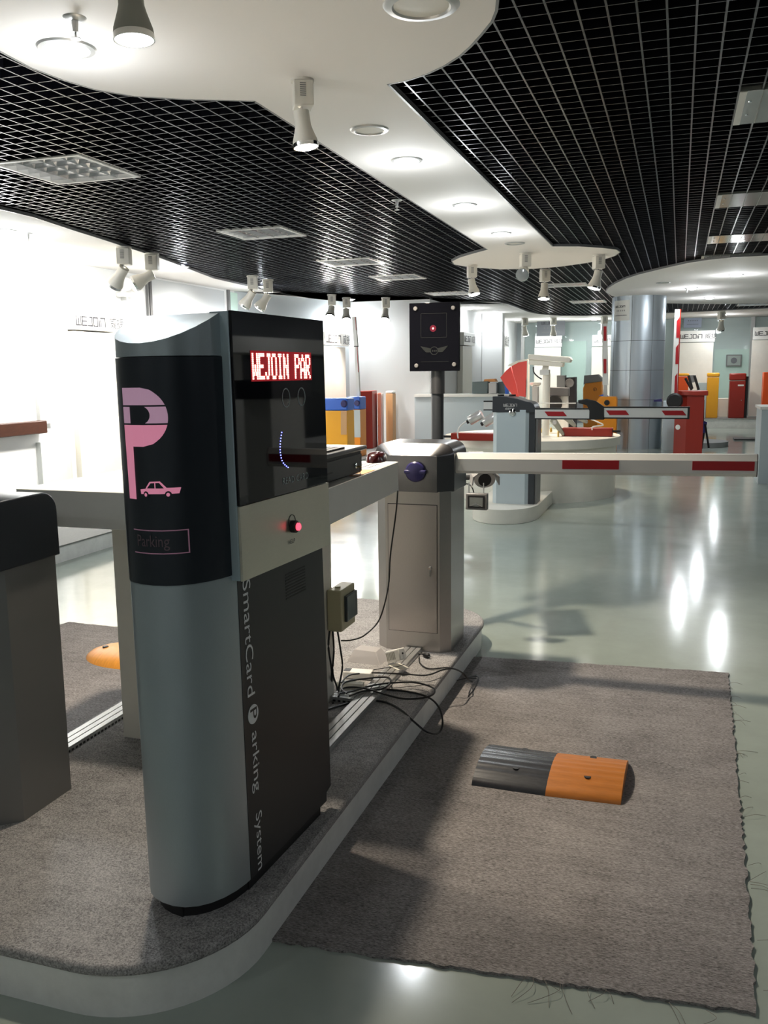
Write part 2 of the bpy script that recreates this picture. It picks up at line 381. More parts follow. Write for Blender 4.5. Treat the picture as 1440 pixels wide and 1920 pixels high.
# ------------------------------------------------------------ island in front
def rr(x0, x1, y0, y1, r, n=9):
    pts = []
    for cx, cy, a in ((x1-r[1], y0+r[1], -PI/2), (x1-r[2], y1-r[2], 0), (x0+r[3], y1-r[3], PI/2), (x0+r[0], y0+r[0], PI)):
        rad = r[(((x1-r[1], y0+r[1], -PI/2), (x1-r[2], y1-r[2], 0), (x0+r[3], y1-r[3], PI/2), (x0+r[0], y0+r[0], PI)).index((cx, cy, a))+1) % 4]
        pts += [(cx+rad*math.cos(a+PI/2*k/n), cy+rad*math.sin(a+PI/2*k/n)) for k in range(n+1)]
    return pts
isl = thing('traffic_island', 'white kerbed island platform covered in grey carpet under the ticket machine', 'platform', (-1.57, 3.2, 0))
MB().prism(rr(-2.19, -.975, 1.565, 4.93, (.32, .34, .36, .36), 14), 0, .118).build('kerb', m_islandside, isl, smooth=True)
ic = MB().prism(rr(-2.2, -.965, 1.555, 4.94, (.32, .34, .36, .36), 14), .112, IZ)
ic.build('carpet_cover', m_icarpet, isl, smooth=True, bevel=.008)

# ------------------------------------------------------------ carpets
def carpet(name, corners, label, fr=.006):
    cs = [Vector((c[0], c[1], 0)) for c in corners]; pts = []
    for i in range(4):
        a, b = cs[i], cs[(i+1) % 4]; n = int((b-a).length/.02)
        for k in range(n):
            p = a+(b-a)*k/n; pts.append((p.x+random.uniform(-fr, fr), p.y+random.uniform(-fr, fr)))
    o = MB().prism(pts, .0005, .009).build(name, m_carpet); return tag(o, label, 'carpet')
c1 = [G(533, 1772), G(1421, 1905), G(1366, 1264), G(912, 1236)]
c1[0].x = -1.02; c1[3].x = -.985
carpet('floor_carpet', c1, 'grey frayed carpet strip on the floor right of the island')
carpet('floor_carpet', [(-3.75, 3.1), (-2.23, 2.9), (-2.23, 4.35), (-3.5, 4.38)], 'grey ragged carpet on the floor left of the island, orange hump on it')
th = MB()
for k in range(26):
    y = random.uniform(2.1, 4.4); x = .25+.02*(y-2)/2.5; l = random.uniform(.03, .10); a = random.uniform(-1.2, 1.2)
    th.tube([(x, y, .006), (x+l*.5*math.cos(a)+random.uniform(-.01, .01), y+l*.5*math.sin(a), .012), (x+l*math.cos(a), y+l*math.sin(a)+random.uniform(-.02, .02), .002)], .0007, 4)
for k in range(12):
    x = random.uniform(-.3, .2); y = 2.02-.02*x; l = random.uniform(.03, .12)
    th.tube([(x, y, .006), (x+random.uniform(-.03, .03), y-l*.5, .012), (x+random.uniform(-.06, .06), y-l, .002)], .0007, 4)
tag(th.build('loose_thread', mat('thread', (.22, .20, .17), .9), weld=False), 'loose frayed threads lying along the edges of the floor carpet', 'thread', kind='stuff')

# ------------------------------------------------------------ speed humps
def hump(mb, a, b, c, hgt, ribs=9, n=36, taper=None):   # a->b front edge, c depth vector
    a, b, c = Vector(a), Vector(b), Vector(c); m = 2; vs = []
    for t in (0, 1):
        for k in range(n+1):
            s = k/n; z = hgt*math.sin(PI*s)**.62 if 0 < s < 1 else 0
            z += .0028*abs(math.sin(PI*ribs*s))*(1 if 0 < s < 1 else 0)
            vs.append(a+(b-a)*t+c*s+Vector((0, 0, z+.0105)))
    base = len(vs); vs += [a+Vector((0, 0, .009)), a+c+Vector((0, 0, .009)), b+Vector((0, 0, .009)), b+c+Vector((0, 0, .009))]
    fs = [(k, k+1, n+1+k+1, n+1+k) for k in range(n)]
    fs += [tuple([base]+list(range(0, n+1))+[base+1]), tuple([base+2]+list(range(n+1, 2*n+2))+[base+3]), (base, base+1, base+3, base+2), (base, 0, n+1, base+2), (n, base+1, base+3, 2*n+1)]
    return mb.add(vs, fs)
A = G(884, 1472, .01); B = G(1022, 1492, .01); D = G(1164, 1509, .01)
dep = Vector((.008, .345, 0))
t = thing('speed_hump', 'ribbed black and orange rubber speed hump on the floor carpet', 'speed hump', ((A+D)/2).xy.to_3d())
hump(MB(), A.xy.to_3d(), B.xy.to_3d(), dep, .052).build('black_section', m_bump_k, t, smooth=True, label='glossy black ribbed half')
hump(MB(), B.xy.to_3d(), D.xy.to_3d(), dep, .052).build('orange_section', m_bump_y, t, smooth=True, label='orange-yellow ribbed half')
for f, g in ((.54, .27), (.54, .8), (1.52, .27), (1.52, .8)):
    q = (A+(B-A)*f).xy.to_3d() if f < 1 else (B+(D-B)*(f-1)).xy.to_3d()
    q = q+dep*g; zz = .0115+.052*math.sin(PI*g)**.62
    MB().cyl(q+Vector((0, 0, zz-.012)), q+Vector((0, 0, zz+.0024)), .0125, 14).build('bolt_hole', m_rubber, t)
# left hump end
t = thing('speed_hump', 'orange ribbed rubber speed hump end on the left carpet', 'speed hump', (-2.72, 3.92, .009))
vs = []; nu, nv = 26, 20; lx, ly = .62, .42
for i in range(nu+1):
    for j in range(nv+1):
        u = i/nu; v = j/nv*2-1
        wv = math.sqrt(max(0, 1-(1-min(1, u*2.2))**2))
        z = .055*max(0, 1-v*v)**.6*min(1, wv)*(1) + .003*abs(math.sin(i*PI/2))*wv*(1-v*v)
        vs.append((-.27+lx*u*(1-.0*abs(v)), v*ly/2*wv, z))
MB().add(vs, [(i*(nv+1)+j, i*(nv+1)+j+1, (i+1)*(nv+1)+j+1, (i+1)*(nv+1)+j) for i in range(nu) for j in range(nv)]).build('rounded_end', m_bump_y2, t, world=False, smooth=True)
MB().cyl((-.16, -.03, .03), (-.16, -.03, .05), .016, 12).build('bolt_hole', m_rubber, t, world=False)
# ------------------------------------------------------------ ticket machine
KR = math.radians(-3.5)
KO = Vector((-1.055, 1.95, IZ))
k = thing('ticket_machine', 'tall silver and black ticket machine with red LED display on the island', 'ticket machine', KO, KR)
k.matrix_basis = k.matrix_basis @ Matrix.Rotation(math.radians(-.55), 4, 'Y')
prof = [(-.212, .42), (-.212, -.085), (-.209, -.110), (-.199, -.134), (-.182, -.153), (-.158, -.168), (-.128, -.178), (-.094, -.1815), (-.062, -.176), (-.034, -.161), (-.010, -.137), (.009, -.105), (.022, -.068), (.029, -.030), (.030, -.012), (.030, .42)]
def kz(z): return z-IZ
def offp(pts, d):
    c = Vector((-.09, .1)); out = []
    for x, y in pts: out.append((x-(d if x > c.x else -d), y+(d if y < 0 else -d)))
    return out
MB().prism(offp(prof, .016), 0, kz(.181)).build('plinth', m_rubber, k, world=False, smooth=True)
MB().prism(prof, kz(.178), kz(1.003)).build('lower_column', m_silver, k, world=False, smooth=True)
MB().prism(offp(prof, -.0015), kz(1.006), kz(1.541)).build('dark_band', m_dark, k, world=False, smooth=True)
MB().prism(offp(prof, .001), kz(1.001), kz(1.008)).build('band_seam', m_silver, k, world=False, smooth=True)
cap = MB().prism(prof, kz(1.543), kz(1.70))
for no, co in (((0, 0, 1), (0, 0, kz(1.645))), ((0, -.48, 1.0), (0, -.18, kz(1.573)))):
    r = bmesh.ops.bisect_plane(cap.bm, geom=cap.bm.verts[:]+cap.bm.edges[:]+cap.bm.faces[:], plane_co=co, plane_no=no, clear_outer=True)
    es = [e for e in cap.bm.edges if e.is_boundary]
    if es: bmesh.ops.holes_fill(cap.bm, edges=es)
cap.build('top_cap', m_silver, k, world=False, smooth=True)
# front curve parametrisation for graphics: x -> y on the front
def fy(x):
    P = [q for q in prof if q[1] < 0]
    for (x0, y0), (x1, y1) in zip(P, P[1:]):
        if x0 <= x <= x1 and x1 > x0: return y0+(y1-y0)*(x-x0)/(x1-x0)
    return P[0][1] if x < P[0][0] else P[-1][1]
def fr(x, z, d=.0032): return Vector((x, fy(x)-d, kz(z)))
def gm(x): return -.157+(x+.197)*.83
def gcar(x): return -.114+(x+.160)*.855
def gbox(x): return -.146+(x+.2)*.86
def curved_poly(mb, pts, n=1, d=.0032, g=gm):              # polygon in (x, z), cut into vertical slices so it follows the curve
    bm = bmesh.new(); vs = [bm.verts.new((g(a), 0, b)) for a, b in pts]; bm.faces.new(vs)
    xs = sorted({q[0] for q in prof if q[1] < 0}); extra = [(a+b)/2 for a, b in zip(xs, xs[1:])]
    for x in xs+extra:
        bmesh.ops.bisect_plane(bm, geom=bm.verts[:]+bm.edges[:]+bm.faces[:], plane_co=(x, 0, 0), plane_no=(1, 0, 0))
    bm.verts.index_update()
    mb.add([fr(v.co.x, v.co.z, d) for v in bm.verts], [tuple(v.index for v in f.verts) for f in bm.faces]); bm.free(); return mb
# big P: bands. P left x, widths in local x
xl, xs_, zt = -.197, -.162, 1.472
def arc(cx, cz, rx, rz, a0, a1, n=10): return [(cx+rx*math.cos(a0+(a1-a0)*i/n), cz+rz*math.sin(a0+(a1-a0)*i/n)) for i in range(n+1)]
cx0 = -.125; RX = .072; zc = 1.404; RZ = .068
def zat(z): return cx0+RX*math.sqrt(max(0, 1-((z-zc)/RZ)**2))
def band(z1, z0, hole=False):
    n = 8; zs = [z1+(z0-z1)*i/n for i in range(n+1)]
    return [(xl, z1)]+[(max(zat(z), cx0), z) for z in zs]+[(xl, z0)]
curved_poly(MB(), band(1.472, 1.432)).build('letter_p_top', m_pink2, k, world=False, label='mauve top of the big letter P')
curved_poly(MB(), [(xl, 1.428), (xs_-.006, 1.428), (xs_-.006, 1.390), (xl, 1.390)]).build('letter_p_stem', m_pink2, k, world=False)
zs = [1.428-.038*i/8 for i in range(9)]
inner = [(-.128+.028*math.sqrt(max(0, 1-((z-1.409)/.0215)**2)), z) for z in zs]
curved_poly(MB(), [(zat(z), z) for z in zs]+list(reversed(inner))).build('letter_p_bowl', m_pink2, k, world=False)
curved_poly(MB(), [(xl, 1.386)]+[(max(zat(1.386-.050*i/8), cx0), 1.386-.050*i/8) for i in range(9)]+[(xs_, 1.336), (xs_, 1.212), (xl+.004, 1.212)]).build('letter_p_lower', m_pink, k, world=False, label='pink lower bowl and leg of the big letter P')
# car
car = curved_poly(MB(), [(-.160, 1.236), (-.142, 1.238), (-.128, 1.2545), (-.098, 1.2555), (-.083, 1.240), (-.052, 1.240), (-.054, 1.233), (-.056, 1.226), (-.158, 1.225)], g=gcar)
curved_poly(MB(), [(-.136, 1.239), (-.125, 1.251), (-.114, 1.2515), (-.114, 1.239)], d=.0040, g=gcar).build('car_window', m_dark, k, world=False)
curved_poly(MB(), [(-.111, 1.239), (-.111, 1.2515), (-.100, 1.252), (-.089, 1.239)], d=.0040, g=gcar).build('car_window', m_dark, k, world=False)
car.build('car_symbol', m_pink, k, world=False)
for wxp in (-.140, -.079):
    wm = MB(); curved_poly(wm, [(wxp+.0085*math.cos(a*PI/8), 1.224+.0085*math.sin(a*PI/8)) for a in range(16)], d=.0046, g=gcar); wm.build('car_wheel', m_dark, k, world=False)
    wm = MB(); curved_poly(wm, [(wxp+.0045*math.cos(a*PI/8), 1.224+.0045*math.sin(a*PI/8)) for a in range(16)], d=.0054, g=gcar); wm.build('car_hub', m_pink, k, world=False)
# parking box frame + word
fm = MB()
for a in ([(-.200, 1.140), (-.045, 1.140), (-.045, 1.1375), (-.200, 1.1375)], [(-.200, 1.085), (-.045, 1.085), (-.045, 1.0825), (-.200, 1.0825)], [(-.0475, 1.140), (-.045, 1.140), (-.045, 1.0825), (-.0475, 1.0825)]): curved_poly(fm, a, g=gbox)
fm.build('word_frame', m_line, k, world=False)
MB().text('Parking', .040, (0, 0, 0), (1, 0, 0), (0, 0, 1), warp=lambda x, y: fr(gbox(-.188+x*.86), 1.100+y)).build('parking_word', m_faint, k, world=False)
# right text panel + head
pan = [(.005, -.01, kz(.178)), (.005, .455, kz(.178)), (.005, .455, kz(.205)), (.005, .488, kz(.215)), (.005, .478, kz(1.0)), (.005, -.01, kz(1.0))]
MB().extr(pan, (.0262, 0, 0)).build('side_panel', m_panel, k, world=False)
MB().box(-.20, .02, .40, .455, kz(.178), kz(1.64)).build('rear_body', m_panel, k, world=False)
MB().box(-.19, .018, 0, .435, 0, kz(.179)).build('plinth', m_rubber, k, world=False)
tx = .0322
def side_text(s, size, z, vv=.083, bold=0.0, sp=1.0): return MB().text(s, size, (tx, vv, kz(z)), (0, 0, -1), (0, -1, 0), ext=0.0, bold=bold, spacing=sp)
def fit(mb, z0, z1, v0, v1):                          # scale lettering to its measured place
    zs = [q.co.z for q in mb.bm.verts]; vv = [q.co.y for q in mb.bm.verts]; a, b, c, d = min(zs), max(zs), min(vv), max(vv)
    for q in mb.bm.verts:
        q.co.z = kz(z0)+(q.co.z-a)/(b-a)*(z1-z0); q.co.y = v0+(q.co.y-c)/(d-c)*(v1-v0); q.co.x = tx
    return mb
def flipx(mb): return mb
fit(MB().text('SmartCard', .05, (0, 0, 0), (0, 0, -1), (0, 1, 0), ext=0), .672, .982, .012, .050).build('lettering', m_grey_txt, k, world=False)
fit(MB().text('arking', .05, (0, 0, 0), (0, 0, -1), (0, 1, 0), ext=0), .405, .572, .014, .058).build('lettering', m_grey_txt, k, world=False)
fit(MB().text('System', .05, (0, 0, 0), (0, 0, -1), (0, 1, 0), ext=0), .182, .345, .016, .058).build('lettering', m_grey_txt, k, world=False)
MB().lathe([(.026, 0), (.026, .0012)], (tx-.0006, .036, kz(.620)), (1, 0, 0), 32).build('p_badge', m_grey_txt, k, world=False)
fit(MB().text('P', .05, (0, 0, 0), (0, 0, -1), (0, 1, 0), ext=0), .606, .636, .020, .054).build('badge_letter', m_panel, k, world=False).location.x = .0010
vm = MB()
for i in range(9):
    vm.box(.0305, .0322, .24, .36, kz(.945-i*.0085), kz(.9485-i*.0085))
vm.build('vent_slots', m_rubber, k, world=False)
# head box
MB().box(.0, .052, -.032, .468, kz(.992), kz(1.647)).build('head', m_spine, k, world=False, bevel=.002)
MB().box(.052, .060, -.030, .470, kz(1.180), kz(1.648)).build('glass_front', m_glass, k, world=False, bevel=.0008, label='glossy black glass front')
MB().box(.052, .0595, -.029, .476, kz(.991), kz(1.178)).build('steel_front', m_steel, k, world=False, bevel=.0008, label='brushed steel lower front')
hx = .0604
MB().box(hx, hx+.0006, .050, .384, kz(1.480), kz(1.556)).build('led_display', m_ledbg, k, world=False)
# dot matrix letters
FONT = {'W': ['1...1', '1...1', '1...1', '1.1.1', '1.1.1', '11.11', '1...1'], 'E': ['11111', '1....', '1....', '1111.', '1....', '1....', '11111'], 'J': ['..111', '...1.', '...1.', '...1.', '...1.', '1..1.', '.11..'],
        'O': ['.111.', '1...1', '1...1', '1...1', '1...1', '1...1', '.111.'], 'I': ['.111.', '..1..', '..1..', '..1..', '..1..', '..1..', '.111.'], 'N': ['1...1', '11..1', '11..1', '1.1.1', '1..11', '1..11', '1...1'],
        'P': ['1111.', '1...1', '1...1', '1111.', '1....', '1....', '1....'], 'A': ['..1..', '.1.1.', '1...1', '1...1', '11111', '1...1', '1...1'], 'R': ['1111.', '1...1', '1...1', '1111.', '1.1..', '1..1.', '1...1'], ' ': ['.....']*7}
lm = MB(); lm2 = MB(); word = 'WEJOIN PAR'; x0, x1, z0, z1 = .056, .380, 1.485, 1.551; cw = (x1-x0)/len(word)
for i, ch in enumerate(word):
    for r in range(7):
        for c in range(5):
            if FONT[ch][r][c] == '1':
                for sub in range(2):
                    yy = x0+i*cw+c*cw/5.9; zz = z1-(r*2+sub+1)*(z1-z0)/14
                    (lm if i < 7 else lm2).box(hx+.0006, hx+.0016, yy, yy+cw/5.9*1.02, kz(zz), kz(zz+(z1-z0)/14*.72))
lm.build('led_word', m_ledred, k, world=False, weld=False); lm2.build('led_word', m_ledred, k, world=False, weld=False)
lm = MB()
for i in range(15):
    a = i/14; yy = .196-.014*math.sin(a*PI)+.018*a**3; zz = 1.345-.104*a+.04*max(0, a-.8)
    lm.lathe([(.0015, 0), (.0015, .001)], (hx, yy+.035*max(0, a-.7), kz(zz)), (1, 0, 0), 8)
lm.build('blue_led_arc', m_ledblue, k, world=False, weld=False)
MB().text('READ CARD', .026, (hx+.0005, .190, kz(1.206)), (0, 1, 0), (0, 0, 1), ext=.0, spacing=1.1).build('read_card_lettering', mat('glass_print', (.35, .42, .42), .5), k, world=False)
MB().text('HELP', .017, (hx+.0002, .212, kz(1.040)), (0, 1, 0), (0, 0, 1), ext=.0).build('help_lettering', m_txtblk, k, world=False)
bt = MB().lathe([(.017, 0), (.017, .014), (.013, .017)], (.0595, .237, kz(1.086)), (1, 0, 0), 28).build('help_button', m_rubber, k, world=False, smooth=True)
MB().lathe([(.0105, 0), (.0105, .005), (.007, .008)], (.0765, .237, kz(1.086)), (1, 0, 0), 24).build('button_lens', m_btn, bt, world=False, smooth=True, label='glowing red lens')
for yy in (.228, .318):
    rq = MB()
    for i in range(24):
        a0, a1 = i*PI/12, (i+1)*PI/12
        rq.extr([(hx, yy+r*math.cos(a), kz(1.435)+r*1.15*math.sin(a)) for r, a in ((.020, a0), (.0225, a0), (.0225, a1), (.020, a1))], (.0005, 0, 0))
    rq.build('printed_ring', MATS['glass_print'], k, world=False)
rg = MB(); 
for i in range(24):
    a0, a1 = i*PI/12, (i+1)*PI/12
    P4 = [(.0600, .237+r*math.cos(a), kz(1.098)+r*math.sin(a)) for r, a in ((.0195, a0), (.021, a0), (.021, a1), (.0195, a1))]
    rg.extr(P4, (.0008, 0, 0))
rg.build('button_ring', m_txtblk, k, world=False)

# ------------------------------------------------------------ grey cabinet at the left edge
t = thing('barrier_cabinet', 'grey gate cabinet with rounded black head at the left edge', 'barrier cabinet', (-2.05, 2.18, IZ))
MB().prism([(-2.30, 2.30), (-2.30, 2.03), (-1.925, 2.03), (-1.872, 2.075), (-1.872, 2.30)], IZ, .94).build('body', m_greybody, t)
pr = [(-1.862, 2.015, .935), (-1.862, 2.015, 1.12), (-1.862, 2.04, 1.14), (-1.862, 2.20, 1.142)]+[(-1.862, 2.25+.062*math.cos(a), 1.08+.062*math.sin(a)) for a in [PI/2-PI/2*i/8 for i in range(9)]]+[(-1.862, 2.314, .935)]
MB().extr(pr, (-.46, 0, 0)).build('head', m_dark, t, smooth=True, bevel=.004)

# ------------------------------------------------------------ counter desk
t = thing('counter_desk', 'white counter with thick top on a single pedestal behind the ticket machine', 'desk', (-1.7, 3.0, IZ))
DZ = 1.11
a = PY(30, 917, 2.52); rn = Vector((-1.115, 2.52)); rf = Vector((G(747, 866, DZ).x, G(747, 866, DZ).y))
MB().prism([(a.x, 2.52), tuple(rn), tuple(rf), (a.x, rf.y)], .982, DZ).build('top', m_white, t, bevel=.002)
MB().prism([(-1.955, 2.72), (-1.345, 2.72), (-1.34, 3.335), (-1.955, 3.335)], IZ, .982).build('pedestal', m_cream, t)

# cash drawer + keyboard + mouse + papers
def onp(x, y, z): return G(x, y, z)
t = thing('cash_drawer', 'black metal cash drawer on the counter behind the display', 'cash drawer', (-1.3, 3.0, DZ))
fl = Vector((-1.236, 2.80)); frr = PXX(677, 865, -1.159).xy
ztop = 1.203
MB().box(-1.50, -1.159, 2.64, frr.y, DZ+.008, ztop).build('case', m_rubber, t, bevel=.003)
MB().box(-1.160, -1.154, 2.65, frr.y-.006, DZ+.014, ztop-.012).build('drawer_front', mat('drawer_grey', (.045, .048, .05), .45), t, bevel=.001)
MB().box(-1.1542, -1.1525, 2.75, 2.90, DZ+.038, DZ+.044).build('slot', m_rubber, t)
MB().lathe([(.010, 0), (.010, .006), (.006, .008)], (-1.154, frr.y-.085, DZ+.042), (1, 0, 0), 18).build('lock', m_chrome, t)
for yy in (2.70, frr.y-.05): MB().cyl((-1.19, yy, DZ), (-1.19, yy, DZ+.009), .012, 12).build('foot', m_rubber, t)
t = thing('keyboard', 'black computer keyboard lying on top of the cash drawer', 'keyboard', (-1.24, 2.85, ztop))
kb = MB().box(-1.32, -1.145, 2.62, frr.y+.035, ztop+.001, ztop+.018).build('case', mat('keyboard_grey', (.05, .05, .052), .35), t, bevel=.006, seg=3)
km = MB()
for i in range(5):
    for j in range(18): km.box(-1.31+i*.029, -1.286+i*.029, 2.65+j*.0235, 2.671+j*.0235, ztop+.018, ztop+.025)
km.build('keys', m_rubber, t, weld=False)
mp = G(706, 866, DZ)
t = thing('computer_mouse', 'dark red glossy mouse on papers beside the cash drawer', 'mouse', mp)
vs = []; nn = 12
for i in range(nn+1):
    for j in range(nn+1):
        u = i/nn*2-1; v = j/nn*2-1
        x = u*.040*math.sqrt(1-v*v/2); y = v*.080*math.sqrt(1-u*u/2)
        vs.append((x, y, (.004)+.042*max(0, 1-max(abs(u), abs(v))**2.5)**.6))
MB().add(vs, [(i*(nn+1)+j, i*(nn+1)+j+1, (i+1)*(nn+1)+j+1, (i+1)*(nn+1)+j) for i in range(nn) for j in range(nn)]+[tuple([j for j in range(nn+1)]+[i*(nn+1)+nn for i in range(1, nn+1)]+[nn*(nn+1)+j for j in range(nn-1, -1, -1)]+[i*(nn+1) for i in range(nn-1, 0, -1)])]).build('shell', m_mouse, t, world=False, smooth=True)
MB().lathe([(.006, -.004), (.008, 0), (.006, .004)], (0, .05, .034), (1, 0, 0), 12).build('scroll_wheel', m_rubber, t, world=False)
d = Vector((rf.x-rn.x, rf.y-rn.y, 0)).normalized(); dn = Vector((-d.y, d.x, 0))
def sheet(lbl, p, w_, l_, m, z): return tag(MB().obox(p+Vector((0, 0, z)), d*l_, dn*w_, Vector((0, 0, .0012))).build('paper_sheet', m), lbl, 'paper', 'papers on the counter corner')
pp = Vector((rf.x, rf.y, DZ))
sheet('white printed paper sheet at the far corner of the counter', pp-d*.34+dn*.006, .2, .33, m_paper, .0005)
sheet('orange edged paper sheet beside the cash drawer', pp-d*.56+dn*.004, .12, .22, m_paperor, .0010)
lns = MB()
for i in range(3): lns.obox(pp-d*(.30)+dn*(.05+.03*i)+Vector((0, 0, .0018)), d*.2, dn*.006, Vector((0, 0, .0004)))
tag(lns.build('price_strip', m_rubber, weld=False), 'thin dark printed strips lying on the white papers', 'paper strip')
t = thing('key_on_string', 'small key hanging from the cash drawer corner over the counter edge', 'key', PXX(675, 875, -1.15))
kp = PXX(675, 875, -1.142)
MB().cyl(kp, kp+Vector((0, 0, -.045)), .0012, 6).build('string', m_rubber, t); MB().cyl(kp+Vector((-.012, 0, 0)), kp+Vector((.004, 0, 0)), .003, 8).build('key_head', m_brass, t)

# distribution box on the pedestal
jb = thing('breaker_box', 'beige plastic breaker box on the side of the counter pedestal', 'breaker box', (-1.339, 3.15, .5))
y0 = PXX(640, 1150, -1.26).y-.14; 
q0 = PXX(640, 1108, -1.275); q1 = PXX(665, 1105, -1.275); q2 = PXX(641, 1186, -1.275)
MB().box(-1.338, -1.275, q0.y-.005, q1.y+.005, q2.z, q0.z).build('case', m_beige, jb, bevel=.006)
MB().box(-1.279, -1.262, q0.y+.03, q1.y+.0, q2.z+.035, q0.z-.03).build('window_cover', mat('smoked_cover', (.05, .06, .065), .12), jb, bevel=.004)
MB().cyl((-1.31, q0.y+.05, q0.z-.002), (-1.31, q0.y+.05, q0.z+.006), .012, 12).build('knockout', m_beige, jb)

# ------------------------------------------------------------ floor outlet trunking rails, cables, small boxes
def railbox(lbl, a, b, wd, hh=.022, dots=True, side=1):
    a, b = Vector((a[0], a[1], IZ)), Vector((b[0], b[1], IZ)); dd = (b-a).normalized(); n_ = Vector((dd.y, -dd.x, 0))
    t = thing('cable_trunking', lbl, 'trunking', (a+b)/2)
    MB().obox(a, b-a, n_*wd, Vector((0, 0, hh*.6))).build('base', m_alu, t)
    for i in range(3):
        MB().obox(a+n_*(wd*(i/3+.02))+Vector((0, 0, hh*.6)), b-a, n_*wd*.29, Vector((0, 0, hh*.4))).build('lid_strip', m_alu, t, bevel=.001)
    if dots:
        L = (b-a).length; mb = MB()
        for i in range(int(L/.022)):
            c = a+dd*(i*.022+.01)+n_*wd*(1 if side > 0 else 0)
            mb.obox(c+Vector((0, 0, .003))-n_*.0006*(0 if side > 0 else 1), dd*.012, n_*.0012, Vector((0, 0, .008)))
        mb.build('slots', m_rubber, t, weld=False)
    return t
railbox('ribbed aluminium cable trunking along the island right side', (-1.235, 2.42), (-1.235, 4.03), .085, dots=False)
railbox('slotted aluminium cable trunking along the island left edge', (-2.15, 2.34), (-2.15, 3.6), .09)
railbox('short aluminium trunking across the island beneath the pedestal cables', (-1.335, 3.36), (-1.237, 3.36), .075)

def cable(lbl, pts, r=.0035, m=m_cable, cat='cable'):
    return tag(MB().tube(pts, r).build('power_cable', m, smooth=True, weld=False), lbl, cat)
def gz(L, z=IZ+.005): return [G(x, y, z if len(q) == 0 else q[0]) for x, y, *q in L]
cable('black cable hanging off the counter edge and curling to the pedestal', [PXX(745, 925, -1.145)+Vector((.002, 0, .012)), PY(742, 965, 3.66), PY(732, 1040, 3.66), PY(728, 1100, 3.66), PY(712, 1160, 3.7), PY(685, 1190, 3.55), PY(660, 1200, 3.45), PY(640, 1201, 3.40)], .0035)
for i, (lb, pts) in enumerate([
    ('leftmost black cable dropping from the breaker box', [(618, 1183), (616, 1215), (622, 1260), (620, 1300), (624, 1318)]),
    ('middle black cable dropping from the breaker box', [(624, 1183), (626, 1220), (624, 1262), (632, 1290), (630, 1310)]),
    ('right black cable dropping from the breaker box', [(633, 1184), (638, 1215), (642, 1250), (636, 1285), (634, 1300)])]):
    cable(lb, [PXX(x, y, -1.325+.004*i) if y < 1290 else G(x, y, IZ+.006) for x, y in pts], .0042)
cable('long black cable looping over the island kerb to the floor carpet', gz([(604, 1334), (640, 1322), (680, 1314), (720, 1316), (750, 1330), (775, 1352, .13), (800, 1372, .10), (822, 1374, .06), (830, 1355, .08), (822, 1325, .12), (800, 1306), (760, 1296), (715, 1292), (690, 1290)]), .0042)
cable('black cable making a flat loop over the trunking', gz([(636, 1300), (660, 1296), (700, 1285), (740, 1280), (780, 1280), (812, 1290), (812, 1302), (790, 1309), (755, 1310), (715, 1300), (680, 1290), (645, 1290), (634, 1306)], IZ+.028), .004)
cable('black cable running across to the plug by the barrier', gz([(640, 1280), (655, 1266), (690, 1262), (720, 1262), (760, 1264), (800, 1266), (830, 1256), (850, 1254), (868, 1262, .12), (878, 1274, .08), (885, 1278, .02)], IZ+.028), .0035)
cable('black cable curling from the plug over the kerb', gz([(786, 1232), (788, 1244), (805, 1254), (840, 1252), (862, 1258, .13), (874, 1270, .07), (893, 1272, .02)], IZ+.005), .0032)
cable('thin black cable tangled below the pedestal', gz([(650, 1300), (640, 1290), (650, 1278), (690, 1272), (726, 1270), (732, 1280), (715, 1292), (680, 1296), (655, 1305)], IZ+.028), .004)
cable('thin grey lead from the white power adapter', gz([(700, 1256), (725, 1252), (745, 1250), (758, 1246)], IZ+.026), .0018, m_cable)
cable('thin dark wire lying on the island carpet by the kerb', gz([(736, 1290), (770, 1287), (800, 1284), (815, 1285)], IZ+.003), .0013)
cable('black cable end lying on the floor carpet by the island', gz([(855, 1276, .012), (872, 1272, .014), (896, 1268, .012), (890, 1290, .012), (878, 1305, .012)], .012), .0022)
# plug
pb = G(800, 1233, IZ)
t = thing('power_plug', 'black power plug lying in front of the barrier cabinet', 'plug', pb)
MB().lathe([(.006, 0), (.011, .012), (.013, .034), (.009, .04)], (-.02, .01, .012), (1, -.6, 0), 12).build('plug_body', m_rubber, t, world=False, smooth=True)
for s in (-.005, .005): MB().cyl((.012+s*.5, -.010+s, .012), (.028+s*.5, -.020+s, .012), .0015, 6).build('pin', m_chrome, t, world=False)
cable('short black lead of the power plug', [pb+Vector((-.02, .012, .012)), pb+Vector((-.05, .02, .008)), pb+Vector((-.08, .03, .006))], .004)
# white adapter, leaning white box, clear case
q = G(672, 1270, IZ)
t = thing('power_adapter', 'white power adapter lying among cables beside the pedestal', 'adapter', q, math.radians(5))
MB().box(-.065, .065, -.03, .03, 0, .032).build('case', m_whitepl, t, world=False, bevel=.004)
MB().box(-.064, -.035, -.02, .02, .032, .0335).build('socket', m_rubber, t, world=False)
t = thing('power_strip', 'cream power strip lying in front of the white adapter', 'power strip', G(655, 1288, IZ), math.radians(3))
MB().box(-.055, .065, -.018, .018, 0, .024).build('case', m_cream, t, world=False, bevel=.003)
q = G(745, 1250, IZ+.022)
t = thing('sensor_box', 'small white grilled sensor box propped up on the trunking', 'sensor box', q, math.radians(-38))
rot = Matrix.Rotation(math.radians(-22), 4, 'Y')
mb = MB().box(-.058, .058, -.020, .020, .0, .055); mb.bm.transform(Matrix.Translation((0, 0, .026)) @ rot)
mb.build('case', m_whitepl, t, world=False, bevel=.006)
mb = MB()
for i in range(6): mb.box(-.05+i*.013, -.043+i*.013, -.0212, -.0198, .01, .045)
